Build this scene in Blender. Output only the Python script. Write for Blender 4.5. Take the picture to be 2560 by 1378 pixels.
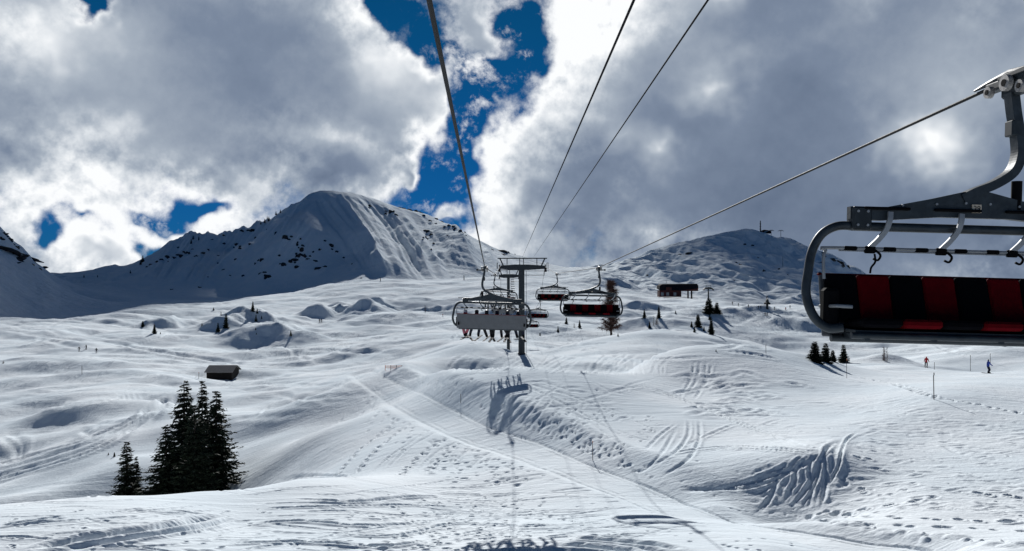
import bpy, bmesh, math, random
import numpy as np
from mathutils import Vector, Matrix, noise as mnoise

# ------------------------------------------------------------------ basics
scn = bpy.context.scene
for o in list(bpy.data.objects):
    bpy.data.objects.remove(o)
COL = scn.collection
F = 1990.0            # focal length in photo pixels (28 mm equivalent)
CX, CY = 1280.0, 689.0
rad = math.radians

# ------------------------------------------------------------------ camera
cam_d = bpy.data.cameras.new("camera")
cam_d.sensor_width = 36.0
cam_d.lens = F / 2560.0 * 36.0
cam_d.clip_start = 0.1
cam_d.clip_end = 20000.0
cam = bpy.data.objects.new("camera", cam_d)
COL.objects.link(cam)
cam.location = (0, 0, 0)
cam.rotation_euler = (rad(90), 0, 0)
scn.camera = cam
scn.render.resolution_x, scn.render.resolution_y = 1024, 551

# ------------------------------------------------------------------ sun, exposure
SUN_EL, SUN_AZ = rad(25.6), rad(-4.0)      # ahead of the camera, a little to the left
SUN_DIR = Vector((math.sin(SUN_AZ) * math.cos(SUN_EL), math.cos(SUN_AZ) * math.cos(SUN_EL), math.sin(SUN_EL)))
sun_d = bpy.data.lights.new("sun", 'SUN')
sun_d.energy = 5.0
sun_d.angle = rad(0.53)
sun_d.color = (1.0, 0.985, 0.96)
sun = bpy.data.objects.new("sun", sun_d)
COL.objects.link(sun)
sun.rotation_euler = SUN_DIR.to_track_quat('Z', 'Y').to_euler()
scn.view_settings.view_transform = 'Standard'
scn.view_settings.look = 'None'
scn.view_settings.exposure = 0.06
scn.view_settings.gamma = 1.0
scn.view_settings.use_curve_mapping = False
scn.cycles.max_bounces = 6
scn.cycles.diffuse_bounces = 3
scn.cycles.glossy_bounces = 2
scn.cycles.transparent_max_bounces = 8

# ------------------------------------------------------------------ world: Nishita sky with broken cloud
class NT:
    """tiny helper to write node trees as expressions"""
    def __init__(self, tree):
        self.t = tree
    def n(self, typ, **kw):
        nd = self.t.nodes.new(typ)
        for k, v in kw.items():
            setattr(nd, k, v)
        return nd
    def put(self, sock, v):
        if v is None:
            return
        if hasattr(v, 'is_linked') or hasattr(v, 'links'):
            self.t.links.new(v, sock)
        else:
            sock.default_value = v
    def m(self, op, a, b=None, c=None, clamp=False):
        nd = self.n('ShaderNodeMath', operation=op, use_clamp=clamp)
        self.put(nd.inputs[0], a); self.put(nd.inputs[1], b)
        if c is not None:
            self.put(nd.inputs[2], c)
        return nd.outputs[0]
    def v(self, op, a, b=None):
        nd = self.n('ShaderNodeVectorMath', operation=op)
        self.put(nd.inputs[0], a); self.put(nd.inputs[1], b)
        return nd.outputs[0]
    def scale(self, a, s):
        nd = self.n('ShaderNodeVectorMath', operation='SCALE')
        self.put(nd.inputs[0], a); self.put(nd.inputs['Scale'], s)
        return nd.outputs[0]
    def rng(self, val, a, b, c=0.0, d=1.0, smooth=True):
        nd = self.n('ShaderNodeMapRange', interpolation_type='SMOOTHSTEP' if smooth else 'LINEAR')
        for k, x in zip((0, 1, 2, 3, 4), (val, a, b, c, d)):
            self.put(nd.inputs[k], x)
        return nd.outputs[0]
    def mix(self, f, a, b):
        nd = self.n('ShaderNodeMix', data_type='RGBA')
        self.put(nd.inputs[0], f); self.put(nd.inputs[6], a); self.put(nd.inputs[7], b)
        return nd.outputs[2]
    def noise(self, vec, scale, detail=4.0, rough=0.5, dist=0.0, color=False, lac=2.0):
        nd = self.n('ShaderNodeTexNoise')
        self.put(nd.inputs['Vector'], vec)
        nd.inputs['Scale'].default_value = scale
        nd.inputs['Detail'].default_value = detail
        nd.inputs['Roughness'].default_value = rough
        nd.inputs['Lacunarity'].default_value = lac
        nd.inputs['Distortion'].default_value = dist
        return nd.outputs['Color'] if color else nd.outputs['Fac']

def azel(px, py):
    x, z = (px - CX), (CY - py)
    return math.atan2(x, F), math.atan2(z, math.hypot(F, x))

world = bpy.data.worlds.new("World")
scn.world = world
world.use_nodes = True
wt = world.node_tree
wt.nodes.clear()
W = NT(wt)
SKY_STRENGTH = 0.1
out = W.n('ShaderNodeOutputWorld')
bg = W.n('ShaderNodeBackground')
bg.inputs['Strength'].default_value = SKY_STRENGTH
wt.links.new(bg.outputs[0], out.inputs[0])
sky = W.n('ShaderNodeTexSky', sky_type='NISHITA')
sky.sun_disc = False
sky.sun_elevation = SUN_EL
sky.sun_rotation = SUN_AZ
sky.altitude = 2200.0
sky.air_density = 1.0
sky.dust_density = 0.0
sky.ozone_density = 4.0
gen = W.n('ShaderNodeTexCoord').outputs['Generated']
sep = W.n('ShaderNodeSeparateXYZ'); wt.links.new(gen, sep.inputs[0])
X, Y, Z = sep.outputs
az = W.m('ARCTAN2', X, Y)
el = W.m('ARCSINE', Z)
cmb = W.n('ShaderNodeCombineXYZ')
W.put(cmb.inputs[0], az); W.put(cmb.inputs[1], el)
P = cmb.outputs[0]                                   # azimuth, elevation (radians, world)
# domain warp makes billowing edges
w1 = W.noise(gen, 6.0, 1.5, 0.5, color=True)
w2 = W.noise(gen, 26.0, 2.0, 0.6, color=True)
warp = W.v('ADD', W.scale(W.v('SUBTRACT', w1, (0.5, 0.5, 0.5)), 0.11),
           W.scale(W.v('SUBTRACT', w2, (0.5, 0.5, 0.5)), 0.05))
Pw = W.v('ADD', P, warp)

def blob_sum(blobs, vec):
    """sum of soft ellipses: (px, py, radius_x_px, radius_y_px, weight)"""
    acc = None
    for (px, py, rx, ry, wgt) in blobs:
        a, e = azel(px, py)
        ma = W.n('ShaderNodeVectorMath', operation='MULTIPLY_ADD')
        W.put(ma.inputs[0], vec)
        ma.inputs[1].default_value = (F / rx, F / ry, 0)
        ma.inputs[2].default_value = (-a * F / rx, -e * F / ry, 0)
        g = W.n('ShaderNodeTexGradient', gradient_type='QUADRATIC_SPHERE')
        W.put(g.inputs[0], ma.outputs[0])
        acc = W.m('MULTIPLY', g.outputs['Fac'], wgt) if acc is None else W.m('MULTIPLY_ADD', g.outputs['Fac'], wgt, acc)
    return acc

COVER = [  # + cloud, - clear gap
    (330, 160, 900, 480, 1.2), (750, 180, 560, 430, 0.9), (1000, 230, 230, 200, 1.1), (880, 420, 200, 170, 0.8), (250, 645, 150, 60, 0.9),
    (2050, 330, 1150, 800, 1.9), (1330, 480, 230, 330, 0.8),
    # gaps
    (985, 0, 110, 110, -1.9), (1070, 110, 130, 160, -2.2), (1165, 250, 95, 230, -2.4), (1085, 400, 180, 170, -2.5), (1075, 530, 190, 120, -2.1),
    (1300, 40, 210, 150, -2.0), (1240, 180, 150, 170, -1.6), (1330, 180, 110, 100, -0.9),
    (395, 545, 115, 48, -1.9), (510, 512, 140, 42, -1.8), (118, 628, 62, 62, -1.9), (390, 632, 100, 46, -2.3), (235, 0, 100, 75, -2.1), (215, 590, 90, 40, -0.9),
    (1110, 500, 120, 80, 1.7), (1015, 405, 90, 75, 1.5), (1185, 60, 150, 170, 1.3), (1290, 270, 60, 50, -0.8),
]
fb = W.noise(gen, 9.0, 9.0, 0.64)
fbl = W.noise(gen, 7.5, 2.0, 0.5)
fb2 = W.noise(gen, 2.1, 2.0, 0.5)
# away from the photograph's part of the sky: the same broken cloud, thinning out overhead
field = W.m('ADD', blob_sum(COVER, Pw), 0.62)
field = W.m('MAXIMUM', field, -0.58)
front = W.rng(W.m('ABSOLUTE', az), 0.60, 0.95, 0.0, 1.0)
up = W.rng(el, 0.36, 0.62, 0.0, 1.0)
outside = W.m('MAXIMUM', front, up)
broken = W.m('MULTIPLY_ADD', fb2, 3.2, -2.1)
field = W.m('ADD', W.m('MULTIPLY', field, W.m('SUBTRACT', 1.0, outside)), W.m('MULTIPLY', broken, outside))
dens = W.m('ADD', field, W.m('MULTIPLY_ADD', fb, 3.6, -1.95))
denl = W.m('ADD', field, W.m('MULTIPLY_ADD', fbl, 2.2, -1.3))
alpha = W.rng(dens, -0.2, 0.62)
# thin torn wisps drifting across the gaps
WISP = [(1230, 110, 300, 260, 1.0), (1100, 470, 170, 140, 1.0), (1180, 330, 110, 160, 0.8), (450, 540, 220, 90, 0.9), (130, 630, 120, 90, 0.9)]
wsp = W.noise(W.v('ADD', gen, W.scale(warp, 0.25)), 15.0, 8.0, 0.66)
wm = W.m('MULTIPLY', blob_sum(WISP, P), 2.2, clamp=True)
wisp = W.m('MULTIPLY', W.rng(wsp, 0.52, 0.68), wm)
alpha = W.m('MAXIMUM', alpha, W.m('MULTIPLY', wisp, 0.92))
thick = W.rng(denl, -0.05, 1.3)
# billow shading: cloud matter towards the sun shades what lies below it
fbn = W.noise(gen, 14.0, 5.0, 0.58)
fbs = W.noise(W.v('ADD', gen, (-0.002, 0.0, 0.012)), 14.0, 5.0, 0.58)
relief = W.m('MULTIPLY', W.m('SUBTRACT', fbn, fbs), W.m('MULTIPLY_ADD', thick, -5.7, 6.2))
LIGHT = [  # brighter / darker regions of the cloud deck as the photograph shows them
    (140, 90, 330, 230, 1.1), (270, 330, 260, 150, 0.35), (960, 120, 190, 220, 0.8), (1080, 250, 170, 190, 0.6), (500, 570, 620, 150, 1.15), (700, 470, 190, 90, 0.4), (840, 360, 170, 80, 0.4),
    (200, 620, 380, 140, 0.6), (1230, 400, 280, 460, 0.85), (1440, 120, 400, 340, 1.2), (1650, 390, 110, 120, 0.9), (1770, 210, 130, 120, 0.9), (1560, 330, 120, 120, 0.5),
    (1250, 600, 220, 140, 0.8), (2300, 370, 150, 150, 1.5), (2420, 230, 300, 220, 0.4), (1800, 0, 220, 90, 0.8),
    (60, 390, 230, 130, -0.3), (480, 120, 330, 330, 0.0), (2050, 560, 900, 420, -0.5), (2000, 200, 420, 380, -0.45), (840, 450, 120, 120, -0.35),
]
lit = blob_sum(LIGHT, Pw)
soft = W.noise(gen, 4.2, 2.0, 0.45)
lit = W.m('ADD', lit, W.m('MULTIPLY_ADD', soft, 1.5, -0.70))
lit = W.m('ADD', lit, relief)
# brightness: thin edges glow, thick cores are grey
b = W.m('ADD', W.m('MULTIPLY_ADD', thick, -0.62, 0.95), W.m('MULTIPLY', lit, 0.6))
b = W.rng(b, 0.0, 1.1, 0.0, 1.0, smooth=False)
ramp = W.n('ShaderNodeValToRGB')
cr = ramp.color_ramp
cr.elements[0].position, cr.elements[0].color = 0.0, (0.088, 0.125, 0.20, 1)
cr.elements[1].position, cr.elements[1].color = 1.0, (0.94, 0.955, 0.97, 1)
e = cr.elements.new(0.30); e.color = (0.19, 0.24, 0.33, 1)
e = cr.elements.new(0.55); e.color = (0.37, 0.425, 0.50, 1)
e = cr.elements.new(0.78); e.color = (0.68, 0.72, 0.765, 1)
W.put(ramp.inputs[0], b)
cloudcol = W.scale(ramp.outputs[0], 1.0 / SKY_STRENGTH)
tintc = W.n('ShaderNodeCombineXYZ')
tintc.inputs[0].default_value = 0.012
W.put(tintc.inputs[1], W.rng(el, 0.0, 0.3, 0.105, 0.19, smooth=False)); tintc.inputs[2].default_value = 0.275
skycol = W.v('MULTIPLY', sky.outputs[0], tintc.outputs[0])
W.put(bg.inputs['Color'], W.mix(alpha, skycol, cloudcol))
world.cycles.sampling_method = 'MANUAL'
world.cycles.sample_map_resolution = 512

# ------------------------------------------------------------------ object helpers
def link(o, parent=None):
    COL.objects.link(o)
    if parent is not None:
        o.parent = parent
    return o

def tag(o, label=None, cat=None, group=None, kind=None):
    if label: o["label"] = label
    if cat: o["category"] = cat
    if group: o["group"] = group
    if kind: o["kind"] = kind
    return o

def empty(name, loc=(0, 0, 0), rz=0.0, parent=None):
    o = bpy.data.objects.new(name, None)
    o.empty_display_size = 0.2
    o.location = loc
    o.rotation_euler = (0, 0, rz)
    return link(o, parent)

def grid_mesh(name, X, Y, Z, mat, smooth=True):
    """rows x cols arrays -> one sheet"""
    R, C = X.shape
    me = bpy.data.meshes.new(name)
    co = np.stack([X, Y, Z], -1).reshape(-1, 3).astype(np.float32)
    idx = np.arange(R * C).reshape(R, C)
    q = np.stack([idx[:-1, :-1], idx[:-1, 1:], idx[1:, 1:], idx[1:, :-1]], -1).reshape(-1, 4)
    n = len(q)
    me.vertices.add(len(co)); me.vertices.foreach_set("co", co.ravel())
    me.loops.add(n * 4); me.loops.foreach_set("vertex_index", q.ravel().astype(np.int32))
    me.polygons.add(n)
    me.polygons.foreach_set("loop_start", np.arange(0, n * 4, 4, dtype=np.int32))
    me.polygons.foreach_set("use_smooth", np.full(n, smooth))
    me.update(calc_edges=True)
    me.materials.append(mat)
    return me

# ------------------------------------------------------------------ snow material
def new_mat(name):
    m = bpy.data.materials.new(name)
    m.use_nodes = True
    t = m.node_tree
    bsdf = t.nodes["Principled BSDF"]
    return m, NT(t), bsdf

def snow_material(name, rock=False):
    m, N, bs = new_mat(name)
    pos = N.n('ShaderNodeNewGeometry').outputs['Position']
    tint = N.noise(pos, 0.09, 4.0, 0.55)
    N.put(bs.inputs['Base Color'], N.mix(N.rng(tint, 0.35, 0.68), (0.75, 0.825, 0.875, 1), (0.82, 0.87, 0.905, 1)))
    bs.inputs['Roughness'].default_value = 0.62
    bs.inputs['Specular IOR Level'].default_value = 0.0
    # wind crust and grain: fine relief only
    f1 = N.noise(pos, 1.1, 5.0, 0.6)
    st = N.n('ShaderNodeMapping'); N.put(st.inputs[0], pos); st.inputs['Scale'].default_value = (0.22, 1.5, 1.0)
    f2 = N.noise(st.outputs[0], 1.3, 4.0, 0.6, dist=0.6)
    sk = N.n('ShaderNodeMapping'); N.put(sk.inputs[0], pos); sk.inputs['Scale'].default_value = (0.55, 0.07, 0.3); sk.inputs['Rotation'].default_value = (0, 0, rad(28))
    f3 = N.noise(sk.outputs[0], 1.2, 4.0, 0.6, dist=1.2)
    patch = N.rng(N.noise(pos, 0.045, 3.0, 0.5), 0.42, 0.62)
    patch2 = N.rng(N.noise(N.v('ADD', pos, (311, 97, 0)), 0.03, 3.0, 0.5), 0.45, 0.6)
    f4 = N.noise(pos, 0.28, 5.0, 0.62)
    h = N.m('ADD', N.m('MULTIPLY', f1, N.m('MULTIPLY_ADD', patch, 0.14, 0.05)), N.m('MULTIPLY', f2, 0.13))
    h = N.m('ADD', h, N.m('MULTIPLY', N.noise(pos, 5.5, 3.0, 0.65), N.m('MULTIPLY_ADD', patch2, 0.05, 0.025)))
    dist_ = N.n('ShaderNodeVectorMath', operation='LENGTH'); N.put(dist_.inputs[0], pos)
    far_ = N.rng(dist_.outputs['Value'], 70.0, 260.0)
    h = N.m('ADD', h, N.m('MULTIPLY', f3, N.m('MULTIPLY', patch2, N.m('MULTIPLY_ADD', far_, 0.9, 0.12))))
    h = N.m('ADD', h, N.m('MULTIPLY', f4, N.m('MULTIPLY', patch, N.m('MULTIPLY_ADD', far_, 0.6, 0.08))))
    bp = N.n('ShaderNodeBump')
    bp.inputs['Strength'].default_value = 1.0 if not rock else 0.9
    bp.inputs['Distance'].default_value = 0.55 if not rock else 6.0
    N.put(bp.inputs['Height'], h)
    if rock:
        fr = N.noise(pos, 0.05, 7.0, 0.62)
        N.put(bp.inputs['Height'], N.m('MULTIPLY', fr, 0.55))
    N.put(bs.inputs['Normal'], bp.outputs[0])
    return m

SNOW = snow_material("snow")
SNOW_FAR = snow_material("mountain_snow", True)

# ------------------------------------------------------------------ terrain: surveyed points (photo x, photo y, distance in metres)
# The points are an estimate of where the ground lies; height follows from the line of sight and the distance.
class TPS:
    def __init__(self, pts, su=1 / 350.0, sv=3.0, lam=2e-4):
        p = np.array(pts, float)
        self.su, self.sv = su, sv
        self.c = np.stack([p[:, 0] * su, np.log(p[:, 2]) * sv], -1)
        n = len(p)
        K = self.k(self.c, self.c) + lam * np.eye(n)
        Pm = np.concatenate([np.ones((n, 1)), self.c], 1)
        A = np.zeros((n + 3, n + 3)); A[:n, :n] = K; A[:n, n:] = Pm; A[n:, :n] = Pm.T
        self.w = np.linalg.solve(A, np.concatenate([p[:, 1], np.zeros(3)]))
    @staticmethod
    def k(a, b):
        r2 = ((a[:, None, :] - b[None, :, :]) ** 2).sum(-1)
        return 0.5 * r2 * np.log(r2 + 1e-9)
    def __call__(self, px, d):
        shp = px.shape
        q = np.stack([px.ravel() * self.su, np.log(d.ravel()) * self.sv], -1)
        outv = np.empty(len(q))
        for i in range(0, len(q), 20000):
            s = q[i:i + 20000]
            outv[i:i + 20000] = self.k(s, self.c) @ self.w[:-3] + self.w[-3] + s @ self.w[-2:]
        return outv.reshape(shp)

    # evaluate on every few columns and fill in with a cubic
    def smooth(self, px, d, k=5):
        cols = px[0]
        j = np.unique(np.concatenate([np.arange(0, len(cols), k), [len(cols) - 1]]))
        v = self(px[:, j], d[:, j]); xs = cols[j]
        m = np.gradient(v, xs, axis=1)
        i = np.clip(np.searchsorted(xs, cols, side='right') - 1, 0, len(xs) - 2)
        h = xs[i + 1] - xs[i]; t = (cols - xs[i]) / h
        t2, t3 = t * t, t * t * t
        return v[:, i] * (2 * t3 - 3 * t2 + 1) + m[:, i] * h * (t3 - 2 * t2 + t) + v[:, i + 1] * (3 * t2 - 2 * t3) + m[:, i + 1] * h * (t3 - t2)

NEAR = []
def add(*a):
    NEAR.extend(a)
# below and in front of the camera
for x in (-700, 0, 640, 1280, 1900, 2560, 3260):
    add((x, 2000, 12.0), (x, 1378, 23.0))
# foreground swell with its rim (left), dropping behind
add((-500, 1290, 31), (0, 1266, 33), (250, 1243, 34), (500, 1226, 35), (750, 1193, 37), (900, 1187, 40), (1060, 1192, 41), (600, 1310, 28), (1000, 1290, 30), (1200, 1260, 34))
add((-500, 1400, 44), (0, 1370, 44), (250, 1350, 45), (500, 1330, 46), (700, 1262, 46), (850, 1200, 47), (1000, 1172, 45))
add((-500, 1340, 66), (0, 1285, 70), (250, 1262, 68), (450, 1255, 66), (650, 1215, 62), (850, 1158, 54), (1000, 1120, 51))
# left bowl towards the hut
add((-500, 1150, 100), (0, 1150, 95), (0, 1085, 110), (0, 1010, 138), (0, 950, 168), (0, 890, 215), (-500, 900, 215), (-500, 820, 330), (0, 800, 330), (0, 795, 350), (0, 830, 420), (-500, 850, 420))
add((300, 1130, 88), (300, 1055, 108), (400, 1000, 130), (300, 935, 172), (300, 880, 222), (200, 835, 280), (220, 795, 345), (200, 822, 420))
add((600, 1100, 86), (700, 1005, 118), (550, 948, 165), (560, 900, 205), (600, 868, 242), (560, 835, 290), (800, 1100, 66), (900, 1000, 84), (850, 870, 230), (900, 835, 275))
# groomed path coming down from the left of the lift hill to the lower right
add((910, 935, 102), (1000, 985, 77), (1100, 1042, 61), (1200, 1090, 53), (1290, 1112, 49), (1400, 1152, 43), (1550, 1212, 36.5), (1700, 1270, 31.5), (2000, 1330, 27), (2200, 1372, 25))
# dome below the lift tower, hollow, bank and tower top
add((1290, 1045, 55), (1300, 975, 62), (1300, 938, 70), (1150, 930, 78), (1480, 944, 66), (1300, 985, 80), (1150, 972, 90), (1480, 985, 77), (1300, 938, 89), (1450, 930, 90), (1300, 884, 104), (1420, 892, 107), (1560, 898, 112),
    (1040, 905, 102), (1100, 880, 107), (1180, 866, 110), (1250, 874, 107), (1000, 934, 90), (1200, 900, 126), (1050, 905, 122), (1330, 905, 126))
# right-hand dome and the slope below
add((1560, 945, 72), (1640, 906, 78), (1720, 891, 81), (1850, 891, 84), (2000, 906, 88), (1700, 965, 94), (1850, 968, 97), (1600, 915, 102), (1980, 950, 104),
    (1500, 1050, 53), (1700, 1050, 52), (1750, 972, 66), (1900, 1000, 61), (2100, 1050, 51), (2300, 1100, 44), (1850, 1110, 44.5), (1650, 1150, 43), (1500, 1120, 46.5))
# funnel-shaped hollow lower right
add((2060, 1140, 38), (1980, 1278, 31.5), (1900, 1215, 35), (2140, 1225, 34), (1800, 1240, 33.5), (2060, 1290, 30), (2300, 1220, 33), (2560, 1160, 37), (2560, 1300, 28), (2300, 1320, 27))
# groomed piste on the right
add((2335, 1000, 53), (2560, 1030, 50), (2118, 942, 80), (2480, 936, 96), (2560, 933, 100), (2300, 925, 105), (3200, 1000, 60), (3200, 930, 120), (2420, 945, 135), (2560, 940, 130), (2315, 919, 134), (2506, 866, 174), (2250, 885, 185), (2150, 905, 150), (2050, 935, 120), (2560, 848, 215), (3200, 860, 215))
# small domes behind the tower
add((1500, 882, 126), (1480, 862, 148), (1650, 851, 152), (1860, 862, 150), (1650, 895, 178), (1860, 895, 176), (1480, 890, 176), (1650, 835, 215), (1560, 850, 200), (1720, 787, 250), (1650, 802, 246), (1800, 792, 252), (1700, 840, 205),
    (1850, 856, 212), (1980, 808, 262), (2060, 782, 300), (2060, 768, 330), (1900, 772, 330), (1780, 765, 350), (1720, 805, 285), (2060, 800, 420), (2300, 800, 300), (2560, 800, 300), (2300, 790, 340), (2560, 790, 340), (3200, 800, 330), (2300, 815, 430), (2560, 815, 430),
    (1100, 850, 205), (1280, 862, 180), (1400, 838, 210), (1450, 800, 262), (1300, 800, 265), (1120, 800, 300), (1500, 762, 345), (1300, 755, 360), (1600, 748, 420), (1700, 744, 450), (1800, 752, 430), (1400, 722, 450))
# plateau rim in front of the big mountain
add((300, 776, 410), (420, 765, 470), (560, 757, 490), (620, 746, 500), (830, 708, 540), (1000, 702, 560), (1200, 698, 575), (1350, 702, 570), (1500, 728, 500), (1650, 742, 480),
    (300, 800, 500), (420, 790, 545), (560, 785, 565), (620, 775, 575), (830, 740, 610), (1000, 730, 630), (1200, 724, 640), (1350, 726, 640), (1500, 748, 590), (1700, 765, 560), (1900, 790, 480),
    (700, 790, 365), (450, 800, 375), (950, 760, 420), (1100, 735, 460), (800, 740, 475), (600, 800, 340))
T_NEAR = TPS(NEAR)

# humps: (photo x, distance, height, half-width m, front half-depth m, back half-depth m)
HUMPS = [
    (1965, 32.4, -0.95, 2.4, 1.7, 2.6), (2000, 37.5, .45, 3.2, 1.6, 3.0), (1800, 35.5, -.35, 3.0, 1.6, 2.5),
    (1790, 80, .8, 11, 13, 6), (1330, 68, 0.7, 9, 12, 5), (1660, 151, 1.9, 15, 14, 9), (1725, 250, 3.2, 13, 16, 10), (1190, 109, 0.7, 6, 5, 5), (2080, 86, .5, 8, 8, 8), (1030, 98, .6, 5, 5, 5),
    (605, 318, 6.5, 11, 12, 22), (540, 300, 3.5, 9, 9, 16), (400, 330, 4.0, 7, 8, 14), (695, 262, 5.4, 18, 14, 26), (450, 345, 3.0, 10, 9, 14),
    (790, 352, 7.5, 9, 13, 40), (908, 358, 10, 13, 18, 45), (1000, 330, 3.0, 26, 14, 40), (740, 330, 2.5, 16, 10, 20), (830, 300, 2.5, 14, 8, 16),
    (1620, 235, 3.0, 14, 8, 16), (1555, 290, 4.0, 14, 9, 18), (1600, 330, 3.5, 16, 9, 18), (1450, 340, 3.0, 18, 9, 20), (1900, 255, 3.0, 14, 9, 18), (2010, 240, 4.5, 12, 10, 26),
    (250, 150, 1.8, 16, 10, 14), (620, 110, 1.4, 10, 7, 12), (180, 118, 1.5, 14, 7, 12), (90, 185, 2.0, 20, 10, 18), (1130, 168, 1.6, 9, 7, 14), (1000, 200, 2.2, 14, 8, 20),
    (2210, 140, 1.8, 4.5, 4, 5), (1480, 95, 0.5, 3, 2.2, 4), (1180, 99, 0.6, 3, 2.4, 4), (700, 85, 0.6, 7, 4, 8), (740, 62, 0.45, 6, 3, 6), (420, 100, 1.0, 10, 5, 9),
    (1250, 270, 3.0, 12, 8, 18), (1330, 225, 2.2, 10, 7, 14), (1190, 340, 3.0, 20, 9, 24), (1020, 400, 3.0, 22, 10, 30),
]

def vnoise(x, y, seed=0, octaves=4, gain=0.5):
    """value noise on arrays"""
    outv = np.zeros_like(x); amp = 1.0; tot = 0.0
    rs = np.random.RandomState(seed)
    for o in range(octaves):
        tab = rs.rand(256, 256)
        xi, yi = np.floor(x).astype(int), np.floor(y).astype(int)
        fx, fy = x - xi, y - yi
        fx = fx * fx * fx * (fx * (fx * 6 - 15) + 10); fy = fy * fy * fy * (fy * (fy * 6 - 15) + 10)
        x0, x1, y0, y1 = xi & 255, (xi + 1) & 255, yi & 255, (yi + 1) & 255
        v = (tab[x0, y0] * (1 - fx) + tab[x1, y0] * fx) * (1 - fy) + (tab[x0, y1] * (1 - fx) + tab[x1, y1] * fx) * fy
        outv += (v - 0.5) * amp; tot += amp
        amp *= gain; x = x * 2.03 + 17.1; y = y * 2.03 + 5.7
    return outv / tot * 2

def near_height(px, d):
    py = T_NEAR.smooth(np.clip(px, -700 + px * 1e-6, 3260 + px * 1e-6), d)
    z = (CY - py) / F * d
    x = (px - CX) / F * d
    for (hx, hd, H, rx, rf, rb) in HUMPS:
        cx = (hx - CX) / F * hd
        dx = (x - cx) / rx
        dy = (d - hd); dy = np.where(dy < 0, dy / rf, dy / rb)
        if hd > 225:      # wind-cut knolls: crisp crest, plane lee face
            q = 1 - np.abs(dx) ** 1.5 * .75 - np.abs(dy) * .9 + vnoise(x / 11, d / 9, 11, 3) * .5
            z = z + .85 * H * np.logaddexp(0, q * 5.5) / 5.5
        else:
            z = z + H * np.exp(-(dx * dx + dy * dy))
    # wind-shaped undulation, larger with distance
    a1 = np.clip((d - 50) / 140, 0, 1)
    a2 = np.clip((d - 130) / 150, 0, 1)
    z = z + (np.abs(vnoise(x / 55 + 3, d / 40, 14, 2)) * 4.4 - 1.2) * a2 * np.clip((470 - d) / 60, 0, 1)
    z = z + vnoise(x / 26, d / 17, 1, 3) * (0.26 + 1.35 * a1)
    bowl = np.clip((1000 - px) / 250, 0, 1) * np.clip((d - 48) / 20, 0, 1) * np.clip((210 - d) / 60, 0, 1)
    z = z + bowl * 2.3 * vnoise(x / 21 + 9, d / 15 + 4, 17, 2)
    z = z + vnoise(x / 7.0, d / 5.0, 2, 3) * (0.06 + 0.16 * a1)
    return z

px_cols = np.concatenate([-700 - np.geomspace(7000, 60, 40), np.linspace(-700, -20, 60), np.arange(0, 2561, 3.1), np.linspace(2580, 3260, 60), 3260 + np.geomspace(60, 7000, 40)])
rows = [1 / v for v in np.linspace(1 / 10.0, 1 / 18.0, 20)[:-1]]
rows += [1 / v for v in np.linspace(1 / 18.0, 1 / 130.0, 680)[:-1]]
rows += list(np.exp(np.linspace(math.log(130), math.log(640), 270)))
d_rows = np.array(rows)
PX, DD = np.meshgrid(px_cols, d_rows)
ZZ = near_height(PX, DD)
XX = (PX - CX) / F * DD

def on_ground(px, py):
    """first point of the ground met along the line of sight"""
    j = int(np.argmin(np.abs(px_cols - px)))
    prof = CY - ZZ[:, j] / d_rows * F
    k0 = int(np.searchsorted(d_rows, 15))
    k = np.nonzero(prof[k0:] <= py)[0]
    k = k0 + (k[0] if len(k) else len(d_rows) - k0 - 1)
    k = max(k, 1)
    p1, p0 = prof[k], prof[k - 1]
    f = 0 if abs(p1 - p0) < 1e-6 else min(max((py - p0) / (p1 - p0), 0), 1)
    d = d_rows[k - 1] + f * (d_rows[k] - d_rows[k - 1])
    z = ZZ[k - 1, j] + f * (ZZ[k, j] - ZZ[k - 1, j])
    return Vector(((px - CX) / F * d, d, z))

def ground_at(x, y):
    px = CX + x / y * F
    j = int(np.clip(np.searchsorted(px_cols, px), 1, len(px_cols) - 1)); k = int(np.clip(np.searchsorted(d_rows, y), 1, len(d_rows) - 1))
    fx = (px - px_cols[j - 1]) / (px_cols[j] - px_cols[j - 1]); fy = (y - d_rows[k - 1]) / (d_rows[k] - d_rows[k - 1])
    return float((ZZ[k - 1, j - 1] * (1 - fx) + ZZ[k - 1, j] * fx) * (1 - fy) + (ZZ[k, j - 1] * (1 - fx) + ZZ[k, j] * fx) * fy)
# ------------------------------------------------------------------ tracks, footprints and the groomed path, pressed into the snow
rng = random.Random(7)
DIG = np.zeros_like(ZZ)      # trenches (negative)
BERM = np.zeros_like(ZZ)     # pushed-up edges (positive)
row_step = np.gradient(d_rows)

def win(x0, x1, y0, y1):
    k0 = max(int(np.searchsorted(d_rows, y0)) - 1, 0); k1 = min(int(np.searchsorted(d_rows, y1)) + 1, len(d_rows))
    if k1 - k0 < 2 or y0 < 10.5:
        return None
    pa, pb = CX + x0 / (y0 if x0 < 0 else y1) * F, CX + x1 / (y1 if x1 < 0 else y0) * F
    j0 = max(int(np.searchsorted(px_cols, pa)) - 1, 0); j1 = min(int(np.searchsorted(px_cols, pb)) + 1, len(px_cols))
    if j1 - j0 < 2:
        return None
    return slice(k0, k1), slice(j0, j1)

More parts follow.
